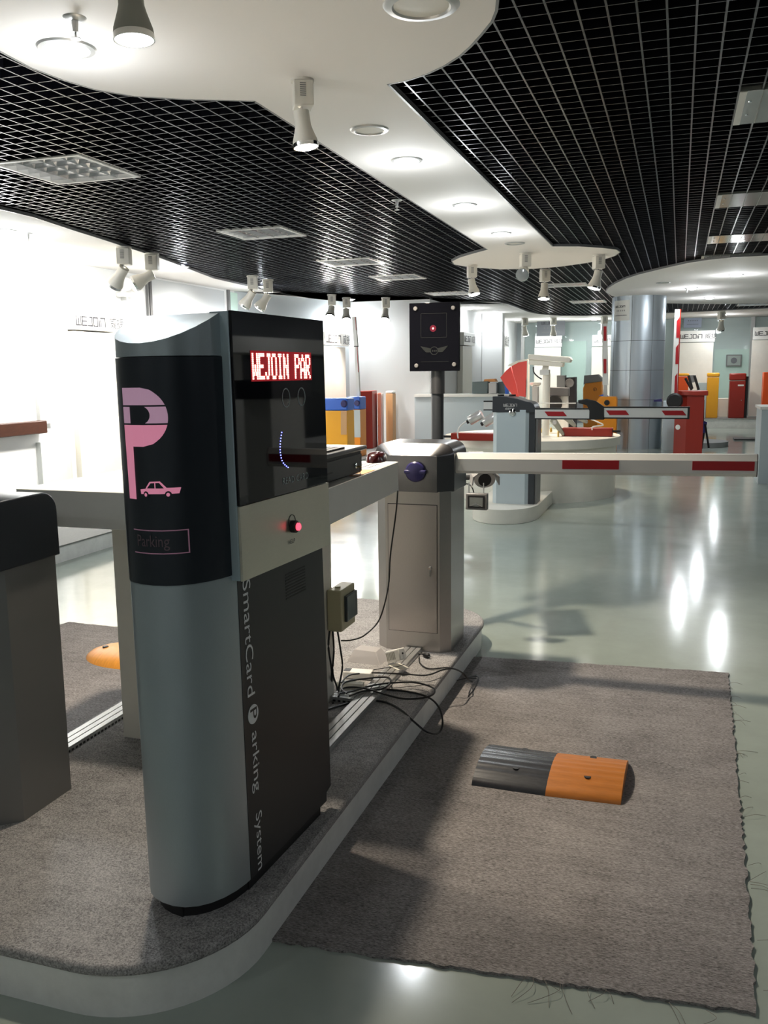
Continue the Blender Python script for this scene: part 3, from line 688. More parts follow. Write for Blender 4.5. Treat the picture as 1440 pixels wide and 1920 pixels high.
mb.bm.transform(Matrix.Translation((0, 0, .026)) @ rot); mb.build('grille', mat('grille_grey', (.4, .38, .33), .5), t, world=False)
mb = MB().lathe([(.004, 0), (.004, .003)], (.0578, 0, .03), (1, 0, 0), 12); mb.bm.transform(Matrix.Translation((0, 0, .026)) @ rot); mb.build('jack', m_rubber, t, world=False)
mb = MB().box(-.03, .05, -.03, .03, 0, .004).build('foot_plate', m_cream, t, world=False)
q = G(690, 1238, IZ)
t = thing('plastic_case', 'empty clear plastic case on the island carpet behind the adapter', 'case', q, math.radians(-4))
mb = MB(); b0 = [(-.085, -.055), (.085, -.055), (.085, .055), (-.085, .055)]; b1 = [(-.055, -.035), (.055, -.035), (.055, .035), (-.055, .035)]
vs = [(x, y, .001) for x, y in b0]+[(x, y, .06) for x, y in b1]
mb.add(vs, [(4, 5, 6, 7), (0, 1, 5, 4), (1, 2, 6, 5), (2, 3, 7, 6), (3, 0, 4, 7)]).build('shell', m_clear, t, world=False, bevel=.003)

# ------------------------------------------------------------ centre barrier gate
BY = 4.04
t = thing('boom_barrier', 'stainless boom barrier with blue knob and white red striped boom', 'boom barrier', (-1.18, 4.2, IZ))
bp_ = [(-1.335, BY), (-1.062, BY), (-1.015, BY+.04), (-1.015, BY+.31), (-1.39, BY+.31), (-1.39, BY+.05)]
MB().prism(bp_, IZ, .935).build('body', m_stainless, t)
MB().box(-1.322, -1.073, BY-.0012, BY+.001, .237, .8725).build('door_gap', m_rubber, t)
dr = MB().box(-1.3195, -1.0755, BY-.0035, BY, .2395, .869).build('door', m_door, t)
lk = MB().lathe([(.008, 0), (.008, .010), (.005, .012)], (-1.105, BY-.003, .565), (0, -1, 0), 16).build('lock', m_chrome, dr)
MB().box(-1.109, -1.103, BY-.016, BY-.010, .525, .560).build('key', m_chrome, dr)
# head with rounded top shoulders and bevelled front edge
hp = []
for a in range(9): ang = PI-PI/2*a/8; hp.append((-1.345+.06*math.cos(ang), 1.10+.062*math.sin(ang)))
for a in range(9): ang = PI/2-PI/2*a/8; hp.append((-1.068+.065*math.cos(ang), 1.10+.062*math.sin(ang)))
full = [(-1.405, .932)]+hp+[(-1.003, .932)]
n = len(full); cx_, inset = -1.19, .055
def sc(p, f): return (cx_+(p[0]-cx_)*f, p[1])
ringA = [(x if abs(x-cx_) < .13 else cx_+(x-cx_)*.62, min(z, 1.108)) for x, z in full]
vs = [(cx_+(x-cx_)*.62, BY-.004, min(z, 1.105)) for x, z in full]+[(x, BY+.055, z) for x, z in full]+[(x, BY+.305, z) for x, z in full]
fs = [tuple(range(n-1, -1, -1)), tuple(range(2*n, 3*n))]+[(r*n+i, r*n+(i+1) % n, (r+1)*n+(i+1) % n, (r+1)*n+i) for r in (0, 1) for i in range(n)]
MB().add(vs, fs).build('head', m_headst, t, smooth=True, bevel=.002)
MB().lathe([(.030, 0), (.047, .004), (.049, .012), (.043, .020), (.018, .026)], (-1.178, BY-.003, 1.03), (0, -1, 0), 32).build('knob', m_purple, t, smooth=True)
MB().obox((-1.231, BY-.028, 1.021), (.106, 0, 0), (0, .024, 0), (0, 0, .018)).build('knob_grip', m_purple, t, bevel=.006, seg=3)
# boom (three facets), slight rise
def boom_sec(x, zb): return [(x, 4.13, zb), (x, 4.115, zb+.014), (x, 4.115, zb+.070), (x, 4.132, zb+.097), (x, 4.168, zb+.097), (x, 4.185, zb+.070), (x, 4.185, zb+.014), (x, 4.17, zb)]
s0, s1 = boom_sec(-1.03, 1.016), boom_sec(.331, 1.034)
bo = MB().add(s0+s1, [tuple(range(7, -1, -1)), tuple(range(8, 16))]+[(i, (i+1) % 8, 8+(i+1) % 8, 8+i) for i in range(8)]).build('boom_arm', m_boomw, t)
for xa, xb in ((-.498, -.245), (.068, .322)):
    za = lambda x: 1.016+.018*(x+1)/1.331
    MB().add([(xa, 4.1135, za(xa)+.028), (xb, 4.1135, za(xb)+.028), (xb, 4.1135, za(xb)+.068), (xa, 4.1135, za(xa)+.068), (xa, 4.1155, za(xa)+.028), (xb, 4.1155, za(xb)+.028), (xb, 4.1155, za(xb)+.068), (xa, 4.1155, za(xa)+.068)],
             [(0, 1, 2, 3), (7, 6, 5, 4), (0, 4, 5, 1), (1, 5, 6, 2), (2, 6, 7, 3), (3, 7, 4, 0)]).build('red_stripe', m_red, bo)
MB().add([(.331, v[1]*1.0+(0), v[2]) for v in s1]+[(.336, v[1], v[2]) for v in s1], [tuple(range(7, -1, -1)), tuple(range(8, 16))]+[(i, (i+1) % 8, 8+(i+1) % 8, 8+i) for i in range(8)]).build('end_cap', m_trim, bo)

# signal post behind it with black board
t = thing('signal_post', 'dark grey post carrying a upright rectangular black signal board with one red light', 'signal post', (-1.268, 4.75, IZ))
MB().cyl((-1.268, 4.78, IZ), (-1.268, 4.78, 1.385), .034, 28).build('post', m_navyhead, t, smooth=True)
MB().cyl((-1.268, 4.78, 1.38), (-1.268, 4.78, 1.60), .040, 28).build('post_sleeve', m_headst, t, smooth=True)
MB().cyl((-1.268, 4.78, IZ), (-1.268, 4.78, IZ+.012), .07, 28).build('base_plate', m_navyhead, t)
MB().box(-1.400, -1.135, 4.735, 4.76, 1.512, 1.862).build('housing', m_rubber, t)
bd = MB().box(-1.410, -1.130, 4.72, 4.735, 1.503, 1.868).build('board', m_glass, t, bevel=.002)
for x_, z_ in ((-1.374, 1.838), (-1.164, 1.836), (-1.370, 1.533), (-1.158, 1.537)):
    MB().lathe([(.0115, 0), (.0115, .006), (.009, .008)], (x_, 4.72, z_), (0, -1, 0), 20).build('corner_bolt', m_greybody, bd)
MB().lathe([(.0055, 0), (.004, .003)], (-1.276, 4.72, 1.731), (0, -1, 0), 16).build('red_light', m_ledred, bd)
MB().lathe([(.018, 0), (.018, .0008)], (-1.276, 4.7195, 1.731), (0, -1, 0), 24).build('light_surround', mat('dim_red', (.06, .004, .01), .3, emit=(.5, 0, .06), estr=.12), bd)
m_ghost = mat('ghost_grey_print', (.007, .009, .009), .4)
em = MB()
for x0_, x1_, z0_, z1_ in ((-1.345, -1.20, 1.809, 1.811), (-1.345, -1.20, 1.682, 1.684), (-1.345, -1.343, 1.682, 1.811), (-1.202, -1.20, 1.682, 1.811), (-1.345, -1.19, 1.553, 1.555)):
    em.box(x0_, x1_, 4.7185, 4.7198, z0_, z1_)
em.build('printed_frame', m_ghost, bd, weld=False)
em = MB()
for s in (-1, 1):
    pts = [(-1.270+s*.020, 1.625), (-1.270+s*.078, 1.638), (-1.270+s*.060, 1.618), (-1.270+s*.046, 1.604), (-1.270+s*.020, 1.604)]
    em.extr([(x, 4.7185, z) for x, z in pts], (0, .001, 0))
for i in range(20):
    a0, a1 = i*PI/10, (i+1)*PI/10
    em.extr([(-1.270+r*math.cos(a_), 4.7183, 1.612+r*math.sin(a_)) for r, a_ in ((.019, a0), (.023, a0), (.023, a1), (.019, a1))], (0, .001, 0))
for i in range(3): em.box(-1.283+i*.0105, -1.276+i*.0105, 4.7185, 4.7195, 1.607, 1.616)
em.build('winged_emblem', m_ghost, bd, weld=False)

# camera housing with floodlight on bracket arm from the post
t = thing('surveillance_camera', 'grey weatherproof camera housing tilted down below the boom', 'camera', (-.97, 4.6, .95))
MB().cyl((-1.235, 4.78, .905), (-1.02, 4.68, .935), .014, 12).build('bracket_arm', m_rubber, t)
c0 = PY(892, 866, 4.92); c1_ = PY(909, 900, 4.68); ax = (c1_-c0).normalized()
rt = ax.cross(Vector((0, 0, 1))).normalized(); upv = rt.cross(ax)
def sect(c, wd, hh, r=.4):
    return [c+rt*(wd*math.cos(a_))+upv*(hh*math.sin(a_)) for a_ in [2*PI*i/20 for i in range(20)]]
a_, b_ = sect(c0, .058, .046), sect(c1_, .058, .046)
MB().add(a_+b_, [tuple(range(19, -1, -1)), tuple(range(20, 40))]+[(i, (i+1) % 20, 20+(i+1) % 20, 20+i) for i in range(20)]).build('barrel', m_alu, t, smooth=True)
MB().lathe([(.036, 0), (.036, .002)], c1_, ax, 20).build('lens_window', m_rubber, t)
sh0 = c0-ax*.02; sh1 = c1_+ax*.035
prf = [(-.048, -.012), (-.046, .020), (-.026, .036), (.026, .036), (.046, .020), (.048, -.012), (.052, -.012), (.050, .023), (.028, .041), (-.028, .041), (-.050, .023), (-.052, -.012)]
prf = [(x*1.45, z*1.35) for x, z in prf]
A_ = [sh0+rt*x+upv*z for x, z in prf]; B_ = [sh1+rt*x+upv*z for x, z in prf]; n = len(prf)
MB().add(A_+B_, [tuple(range(n-1, -1, -1)), tuple(range(n, 2*n))]+[(i, (i+1) % n, n+(i+1) % n, n+i) for i in range(n)]).build('sun_shield', mat('housing_grey', (.34, .33, .32), .45), t)
fl = PY(893, 941, 4.58)
t2 = thing('floodlight', 'small square grey floodlight hanging under the camera housing', 'floodlight', fl)
MB().box(fl.x-.058, fl.x+.058, fl.y, fl.y+.04, fl.z-.044, fl.z+.044).build('case', m_greybody, t2, bevel=.004)
MB().box(fl.x-.046, fl.x+.046, fl.y-.003, fl.y+.001, fl.z-.033, fl.z+.033).build('bezel', m_rubber, t2)
MB().box(fl.x-.036, fl.x+.036, fl.y-.0045, fl.y-.002, fl.z-.024, fl.z+.024).build('glass', mat('flood_glass', (.25, .27, .26), .15, metal=.4), t2)
MB().extr([(fl.x-.036, fl.y-.006, fl.z-.024), (fl.x, fl.y-.006, fl.z-.006), (fl.x+.036, fl.y-.006, fl.z-.024), (fl.x+.03, fl.y-.006, fl.z-.024), (fl.x, fl.y-.006, fl.z-.012), (fl.x-.03, fl.y-.006, fl.z-.024)], (0, .002, 0)).build('reflector', m_chrome, t2)
for dx in (-.045, .035): MB().cyl((fl.x+dx, fl.y+.02, fl.z+.044), (fl.x+dx, fl.y+.02, fl.z+.10), .003, 8).build('hanger', m_alu, t2)
cable('short black cable between the floodlight and the post', [fl+Vector((-.02, .03, .046)), fl+Vector((-.035, .04, .075)), fl+Vector((-.07, .08, .085)), fl+Vector((-.15, .15, .07)), Vector((-1.236, 4.77, .86))], .0035)

# ------------------------------------------------------------ mid barrier on its plinth and round display table
MY = 8.96
pl = ring(-1.66, 9.03, .49, 20, PI, 2*PI, rx=.34)+[(-1.32, 10.05), (-1.72, 9.97), (-2.0, 10.02)]
tag(MB().prism(pl, 0, .148).build('barrier_plinth', m_cream, smooth=True, bevel=.004), 'white rounded plinth under the pale blue barrier', 'plinth')
t = thing('boom_barrier', 'pale blue boom barrier with graphite head in front of the round table', 'boom barrier', (-1.6, 9.1, .148))
g = lambda x, y: PY(x, y, MY)
xL, xR = PY(930, 945, MY).x, PY(989, 945, MY).x
MB().prism([(xL, MY), (xR-.03, MY-.01), (xR, MY+.02), (xR+.002, MY+.3), (xL-.02, MY+.3), (xL-.045, MY+.05)], .148, 1.11).build('body', m_pblue, t)
xB = PXX(1003, 943, xR+.06).x
MB().box(xR+.001, xR+.062, MY+.02, MY+.3, .148, 1.11).build('edge_strip', m_navyhead, t)
MB().box(xR+.062, xR+.085, MY+.05, MY+.3, .148, 1.05).build('back_strip', m_greybody, t)
hd = [(xL-.045, 1.085), (xL-.045, 1.245), (xL+.10, 1.245), (xL+.20, 1.225), (xR-.03, 1.195), (xR+.02, 1.185), (xR+.05, 1.16), (xR+.068, 1.12), (xR+.068, 1.085)]
MB().extr([(x, MY-.008, z) for x, z in hd], (0, .32, 0)).build('head', m_navyhead, t, bevel=.004)
MB().lathe([(.034, 0), (.036, .008), (.02, .02)], ((xL+xR)/2+.0, MY-.008, 1.085), (0, -1, 0), 24).build('knob', m_chrome, t, smooth=True)
lg = MB(); logo(lg, (xL+.07, MY-.0085, 1.145), (1, 0, 0), (0, 0, 1), .024); lg.build('logo_lettering', m_boomw, t, weld=False)
MB().text('威捷机电', .024, (xL+.085, MY-.009, 1.112), (1, 0, 0), (0, 0, 1)).build('logo_characters', m_boomw, t)
for i in (0, 1): MB().cyl((xL+.02+i*.12, MY+.1, 1.245), (xL+.02+i*.12, MY+.1, 1.262), .035, 14).build('top_cap', m_rubber, t)
def striped_boom(parent, x0, x1, zc_, hh, Y, stripes, frame=m_rubber):
    b = MB().box(x0, x1, Y, Y+.05, zc_-hh/2, zc_+hh/2).build('boom_arm', m_boomw, parent)
    for za, zb in ((-hh/2-.008, -hh/2+.004), (hh/2-.004, hh/2+.008)): MB().box(x0, x1, Y-.004, Y+.054, zc_+za, zc_+zb).build('rubber_edge', frame, b)
    for s0_, s1_ in stripes:
        k_ = .035
        MB().extr([(s0_, Y-.0045, zc_+.022), (s1_-k_, Y-.0045, zc_+.022), (s1_, Y-.0045, zc_-.022), (s0_+k_, Y-.0045, zc_-.022)], (0, .004, 0)).build('red_stripe', m_red, b)
    return b
BYm = MY-.06
zb = PY(1060, 776, BYm).z
q = lambda x: PY(x, 776, BYm).x
striped_boom(t, q(1003), q(1107), zb, .095, BYm, [(q(1021), q(1063))])
b2 = striped_boom(t, q(1132), q(1290), PY(1200, 774, BYm).z, .10, BYm, [(q(1136), q(1180)), (q(1240), q(1287))])
MB().box(q(1289), q(1293), BYm-.006, BYm+.056, PY(1200, 774, BYm).z-.06, PY(1200, 774, BYm).z+.06).build('end_cap', m_rubber, b2)
zj = zb
MB().extr([(q(1105), BYm-.01, zj-.055), (q(1105), BYm-.01, zj+.03), (q(1100), BYm-.01, zj+.085), (q(1084), BYm-.01, zj+.105), (q(1083), BYm-.01, zj+.135), (q(1098), BYm-.01, zj+.145), (q(1116), BYm-.01, zj+.125), (q(1132), BYm-.01, zj+.07), (q(1133), BYm-.01, zj-.055)], (0, .07, 0)).build('folding_joint', m_rubber, t, bevel=.006)
striped_boom(t, q(897), q(926), PY(910, 762, BYm+.3).z+.01, .085, BYm+.25, [(q(914), q(926))])

TC = (-1.72, 11.02); TR = 1.07; TZ = .715
t = thing('round_table', 'large round cream display table with thick rim', 'display table', (TC[0], TC[1], 0))
MB().lathe([(TR*.955, 0), (TR*.955, TZ-.10)], (TC[0], TC[1], 0), seg=64).build('drum', m_cream, t, smooth=True)
MB().lathe([(TR, TZ-.10), (TR, TZ-.004), (TR-.004, TZ)], (TC[0], TC[1], 0), seg=64).build('top', m_cream, t, smooth=True)
# red mechanism bars + motors
def pt(x, y, z=TZ): return G(x, y, z)
def red_tray(lbl, xa, xb, yy, hh, xo):
    a = pt(xa, yy); b = Vector((pt(xb, yy).x, a.y, TZ))
    t = thing('barrier_mechanism', lbl, 'mechanism', (a+b)/2, group='red barrier mechanisms on the round table')
    MB().box(a.x, b.x, a.y, a.y+.16, TZ, TZ+hh).build('red_channel', m_redp, t, bevel=.008)
    return t, a, b
t, a, b = red_tray('red channel with two chrome motors on the left of the round table', 845, 930, 826, .085, 0)
for i, (x_, y_) in enumerate(((893, 782), (920, 786))):
    c = PY(x_, y_, a.y+.02); dd = Vector((1, 0, .55)).normalized()
    m_ = MB().lathe([(.052, -.09), (.055, -.085), (.055, .06), (.045, .075)], c, dd, 20).build('motor', m_motor, t, smooth=True)
    MB().cyl(c-dd*.09, c-dd*.125, .022, 12).build('shaft', m_rubber, m_)
MB().box(a.x-.10, a.x+.01, a.y+.03, a.y+.07, TZ+.03, TZ+.055).build('arm_end', m_rubber, t)
cable('white cable bending from the motor to the left red channel', [PY(874, 790, a.y), PY(862, 800, a.y-.01), PY(858, 812, a.y-.02), PY(859, 822, a.y-.03)], .008, m_whitepl)
t, a, b = red_tray('long red channel with grey crank arms on the right of the round table', 1053, 1149, 818, .10, 0)
MB().box(b.x-.02, b.x+.09, a.y+.03, a.y+.06, TZ+.05, TZ+.075).build('arm_end', m_rubber, t)
for (x_, y_, x2, y2) in ((1040, 792, 1056, 815), (1062, 783, 1078, 799), (1082, 780, 1100, 792)):
    c = PY(x_, y_, a.y-.02); e = PY(x2, y2, a.y-.04); u_ = (e-c).normalized(); n_ = Vector((-u_.z, 0, u_.x))
    pts = [c-u_*.05+n_*.045, c-u_*.065, c-u_*.05-n_*.045, e-n_*.02+u_*.0, e+u_*.015, e+n_*.02]
    MB().extr(pts, (0, .04, 0)).build('crank_arm', mat('grey_green_cast', (.36, .35, .28), .35, metal=.5), t, bevel=.008)
    MB().cyl(c+Vector((0, -.01, 0)), c+Vector((0, .05, 0)), .028, 16).build('bearing', m_motor, t)
bm_ = PY(1047, 822, a.y-.1); MB().cyl(Vector((bm_.x, a.y-.12, TZ)), Vector((bm_.x, a.y-.12, TZ+.07)), .012, 10).build('spacer', m_brass, t)
cable('white cables draped over the right red channel', [PY(1108, 786, a.y-.03), PY(1118, 790, a.y-.04), PY(1131, 797, a.y-.03), PY(1112, 800, a.y-.06), PY(1110, 806, a.y-.04)], .008, m_whitepl)
o = MB()
for x_, y_, s_ in ((1018, 811, .03), (1026, 813, .022), (1033, 810, .018), (1013, 813, .015)):
    c = pt(x_, y_); o.lathe([(s_*.6, 0), (s_, .01), (s_*.7, .05), (s_*.3, .06)], c, (0, 0, 1), 12)
tag(o.build('brass_fitting', m_brass, weld=False), 'small heap of brass fittings on the round table top', 'fittings', kind='stuff')
# red fan shaped gate
FY = 11.1
t = thing('fan_gate', 'red fan shaped turnstile wing standing on the round table', 'gate', PY(975, 800, FY))
def fanpoly(L, dy, th_): return MB().extr([PY(x, y, FY+dy) for x, y in L], (0, th_, 0))
fanpoly([(988, 676), (972, 679), (959, 686), (962, 700), (969, 722), (972, 742), (987, 745)], 0, .07).build('upper_wing', m_redf, t)
fanpoly([(957, 688), (947, 697), (938, 708), (949, 726), (962, 742), (972, 744), (966, 716)], .08, .07).build('lower_wing', m_redf, t)
fanpoly([(988.5, 673), (972, 675.5), (955, 683), (952, 686), (959, 686.5), (972, 679.5), (988.5, 676.5)], -.01, .09).build('edge_band', m_cream, t)
fanpoly([(987, 674), (990, 674), (990, 816), (984, 816)], .0, .12).build('mount', m_cream, t)
# CCTV camera on pole on the table
CY = 10.9
t = thing('surveillance_camera', 'cream long surveillance camera on a short pole above the round table', 'camera', PY(1025, 815, CY))
pc = PY(1025, 700, CY)
MB().cyl(Vector((pc.x, CY, TZ)), pc, .045, 20).build('pole', m_cream, t, smooth=True)
MB().extr([PY(x, y, CY-.09) for x, y in ((990, 664), (1068, 669), (1071, 674), (1068, 680), (990, 674))], (0, .18, 0)).build('sun_shield', m_cream, t, bevel=.01)
MB().extr([PY(x, y, CY-.07) for x, y in ((991, 674), (1057, 680), (1055, 688), (991, 684))], (0, .14, 0)).build('housing', m_cream, t, bevel=.01)
MB().extr([PY(x, y, CY-.06) for x, y in ((1012, 693), (1029, 693), (1029, 703), (1012, 703))], (0, .12, 0)).build('junction', m_boomw, t)
MB().extr([PY(x, y, CY-.02) for x, y in ((1018, 685), (1028, 686), (1027, 694), (1016, 693))], (0, .05, 0)).build('neck', m_cream, t)
cable('black cable sagging from the cream surveillance camera to its pole', [PY(1000, 688, CY-.05), PY(1001, 698, CY-.05), PY(1008, 706, CY-.05), PY(1016, 711, CY-.04)], .008)
# other devices on table behind
def tbox(name, lbl, cat, L, Y, th_, m, bevel=.008):
    return tag(MB().extr([PY(x, y, Y) for x, y in L], (0, th_, 0)).build(name, m, bevel=bevel), lbl, cat)
t = thing('turnstile_unit', 'small steel unit with round cap standing right of the red fan gate', 'turnstile unit', PY(1004, 800, 11.3))
MB().extr([PY(x, y, 11.3) for x, y in ((998, 725), (1008, 725), (1008, 800), (998, 800))], (0, .12, 0)).build('body', m_alu, t)
MB().lathe([(.05, 0), (.075, .02), (.075, .045), (.03, .05)], PY(1003, 724, 11.36), (0, 0, 1), 20).build('cap', m_motor, t, smooth=True)
t = thing('loudspeaker', 'tall black loudspeaker box with round cone behind the round table', 'speaker', PY(1068, 790, 12.2))
MB().extr([PY(x, y, 12.2) for x, y in ((1059, 708), (1078, 707), (1078, 892), (1059, 892))], (0, .25, 0)).build('cabinet', m_rubber, t)
MB().lathe([(.06, 0), (.055, .004), (.02, -.01)], PY(1068, 718, 12.199), (0, -1, 0), 24).build('cone', m_greybody, t)
MB().extr([PY(x, y, 12.25) for x, y in ((1044, 704), (1059, 704), (1059, 770), (1044, 770))], (0, .2, 0)).build('side_wing', mat('mid_grey_paint', (.22, .23, .23), .5), t)
t = thing('turnstile_unit', 'dark motor unit with black disc on the table behind the camera pole', 'turnstile unit', PY(1045, 780, 11.6))
MB().extr([PY(x, y, 11.6) for x, y in ((1027, 726), (1066, 727), (1066, 743), (1027, 743))], (0, .15, 0)).build('motor_box', mat('dark_motor_grey', (.10, .10, .105), .45), t, bevel=.01)
dc = PY(1039, 757, 11.62); MB().lathe([(.105, 0), (.105, .04)], dc, (0, -1, 0), 28).build('disc', m_rubber, t)
MB().extr([PY(x, y, 11.64) for x, y in ((1047, 743), (1064, 743), (1064, 812), (1047, 812))], (0, .12, 0)).build('stand', m_boomw, t)
cable('thin white rod running level behind the folding boom', [PY(1000, 756, 10.6), PY(1080, 756, 10.6)], .006, m_whitepl, 'rod')

# pale blue counter with goods on it behind the post
CYc = 16.5
xa, xb = PY(806, 800, CYc).x, PY(960, 800, CYc).x
t = thing('reception_counter', 'pale blue reception counter along the middle wall', 'counter', ((xa+xb)/2, CYc, IZ))
MB().box(xa-.2, xb, CYc-.35, CYc+.05, IZ, PY(870, 741, CYc-.35).z-.03).build('front', m_pblue, t)
MB().box(xa-.2, xb+.02, CYc-.38, CYc+.08, PY(870, 741, CYc-.35).z-.03, PY(870, 739, CYc-.35).z).build('top', m_white, t)
tag(MB().lathe([(.04, 0), (.04, .01)], PY(801, 815, CYc-.353+.35-.0), (0, -1, 0), 16).build('cable_hole_cover', m_rubber), 'small round black cable hole in the white middle wall', 'cable hole')
ct = PY(870, 739, CYc-.35).z
tbox('storage_bin', 'dark slate box on the pale blue counter', 'box', [(885, 716), (915, 715), (914, 738), (885, 738)], CYc-.2, .2, m_bin)
tbox('storage_bin', 'grey open shelf unit on the counter right of the slate box', 'box', [(916, 718), (931, 717), (931, 738), (916, 738)], CYc-.2, .2, m_alu)
tbox('cardboard_tray', 'orange and white carton on top of the counter boxes', 'carton', [(908, 711), (927, 710), (930, 716), (906, 716)], CYc-.15, .2, m_paperor)
tbox('storage_bin', 'dark open crate with blue side behind the red fan gate', 'box', [(934, 716), (950, 715), (952, 740), (934, 738)], CYc-.1, .2, m_bin)
tbox('blue_folder', 'blue folder standing at the end of the counter', 'folder', [(946, 722), (952, 726), (953, 739), (947, 739)], CYc-.35, .12, m_blue)

# ------------------------------------------------------------ left row of gate cabinets on the platform
def cabinet(lbl, poly, z1, bodym, capm=None, capz=None, sidem=None, z0=IZ, name='gate_cabinet'):
    c = Vector((sum(p[0] for p in poly)/len(poly), sum(p[1] for p in poly)/len(poly), z0))
    t = thing(name, lbl, 'gate cabinet', c)
    MB().prism(poly, z0, capz if capm else z1).build('body', bodym, t, bevel=.008)
    if capm: MB().prism([((p[0]-c.x)*1.03+c.x, (p[1]-c.y)*1.03+c.y) for p in poly], capz, z1).build('cap', capm, t, bevel=.02)
    return t
def row(x0, x1, Y, dep_, z0=IZ): a = PY(x0, 780, Y).x; b = PY(x1, 780, Y).x; return [(a, Y), (b, Y), (b, Y+dep_), (a, Y+dep_)]
Y1 = 12.3
t = cabinet('nearest blue capped orange gate cabinet behind the keyboard', row(596, 651, Y1, .30), PY(630, 747, Y1).z, m_yellow, m_blue, PY(630, 770, Y1).z)
xq = PY(643, 760, Y1-.01).x
MB().lathe([(.055, 0), (.04, .03)], PY(645, 757, Y1-.008), (0, -1, 0), 20).build('knob', m_purple, t)
MB().extr([PY(x, y, Y1-.006) for x, y in ((639, 770), (650, 770), (650, 815), (639, 815))], (0, .006, 0)).build('front_strip', m_tan, t)
Y2 = 13.6
t = cabinet('blue capped orange and pale blue gate cabinet left of the red one', row(650, 675, Y2, .30), PY(660, 744, Y2).z, m_orange, m_blue, PY(660, 768, Y2).z)
MB().lathe([(.05, 0), (.04, .03)], PY(669.5, 756, Y2-.012), (0, -1, 0), 20).build('knob', m_purple, t)
MB().extr([PY(x, y, Y2-.006) for x, y in ((662, 769), (675, 769), (676, 820), (663, 820))], (0, .006, 0)).build('pale_side', m_pblue, t)
Y3 = 15.1; a3 = G(684, 842, IZ); a3b = G(699, 841, IZ); a3c = G(708, 837, IZ)
zt3 = PY(690, 733, a3b.y).z
pr_ = [(a3.x-.10, a3.y), (a3b.x, a3b.y), (a3c.x, a3c.y), (a3.x-.05, a3c.y+.1)]
t = cabinet('dark red gate cabinet, tallest of the row by the left wall', pr_, zt3, m_redp)
MB().extr([PY(x, y, a3.y-.02) for x, y in ((676, 760), (683, 760), (684, 840), (677, 840))], (0, .02, 0)).build('orange_strip', m_orange, t)
a4 = G(709, 838, IZ); a4b = G(715, 835, IZ)
t = cabinet('narrow vermilion gate cabinet squeezed behind the dark red one', [(a4.x, a4.y), (a4b.x, a4b.y), (a4b.x-.1, a4b.y+.3), (a4.x-.1, a4.y+.3)], PY(712, 738, a4.y).z, m_orangered)
a5 = G(718, 833, IZ)
t = cabinet('tan gate cabinet with white top last in the left row', [(a5.x, 16.25), (a5.x+.14, 16.25), (a5.x+.14, 16.45), (a5.x, 16.45)], PY(720, 733, 16.25).z, m_tan, m_white, PY(720, 738, 16.25).z)
p_ = PY(717.5, 800, 15.9); t = thing('stanchion', 'thin white post beside the tan gate cabinet', 'post', (p_.x, 15.9, IZ))
MB().cyl((p_.x, 15.9, IZ), (p_.x, 15.9, PY(718, 737, 16.1).z), .025, 12).build('post', m_whitepl, t); MB().cyl((p_.x, 15.9, IZ), (p_.x, 15.9, IZ+.03), .05, 12).build('foot', m_whitepl, t)
# vertical raised boom by the left row
t = thing('raised_boom', 'white boom arm raised upright behind the left gate cabinets', 'boom', PY(670, 745, 13.72))
q0, q1, q2 = PY(672, 746, 13.72), PY(667, 650, 13.72), PY(663, 594, 13.72)
MB().extr([q0+Vector((-.025, 0, 0)), q0+Vector((.025, 0, 0)), q1+Vector((.025, 0, 0)), q1+Vector((-.025, 0, 0))], (0, .05, 0)).build('lower_arm', m_boomw, t)
MB().extr([q1+Vector((-.03, 0, .01)), q1+Vector((.03, 0, .01)), q2+Vector((.03, 0, 0)), q2+Vector((-.03, 0, 0))], (0, .05, 0)).build('upper_arm', m_boomw, t)
MB().extr([q1+Vector((-.032, -.002, 0)), q1+Vector((.032, -.002, 0)), q1+Vector((.032, -.002, .012)), q1+Vector((-.032, -.002, .012))], (0, .055, 0)).build('joint', m_rubber, t)
for f0, f1 in ((.55, 1.0),): MB().extr([(q1+(q2-q1)*f0)+Vector((.024, -.004, 0)), (q1+(q2-q1)*f0)+Vector((.032, -.004, 0)), q2+Vector((.032, -.004, 0)), q2+Vector((.024, -.004, 0))], (0, .003, 0)).build('red_stripe', m_red, t)
MB().extr([q0+(q1-q0)*.5+Vector((.018, -.004, 0)), q0+(q1-q0)*.5+Vector((.027, -.004, 0)), q1+Vector((.027, -.004, 0)), q1+Vector((.018, -.004, 0))], (0, .003, 0)).build('red_stripe', m_red, t)

# ------------------------------------------------------------ column, red box with raised boom, orange units
cc = (-.79, 17.95); cr = .50
t = thing('round_column', 'round aluminium clad column under the right ceiling lobe', 'column', (cc[0], cc[1], 0))
MB().lathe([(cr, 0), (cr, PB)], (cc[0], cc[1], 0), seg=64).build('cladding', m_aluw, t, smooth=True)
sm = MB()
for zz in (.93, 1.48, 2.03): sm.lathe([(cr+.001, zz), (cr+.001, zz+.008)], (cc[0], cc[1], 0), seg=64, cap=False)
for aa in (-1.78, -1.0, -2.6): sm.obox((cc[0]+(cr-.002)*math.cos(aa), cc[1]+(cr-.002)*math.sin(aa), 0), (.004*math.cos(aa), .004*math.sin(aa), 0), (-.008*math.sin(aa), .008*math.cos(aa), 0), (0, 0, PB))
sm.build('panel_seams', mat('seam_grey', (.12, .13, .14), .6), t, weld=False)
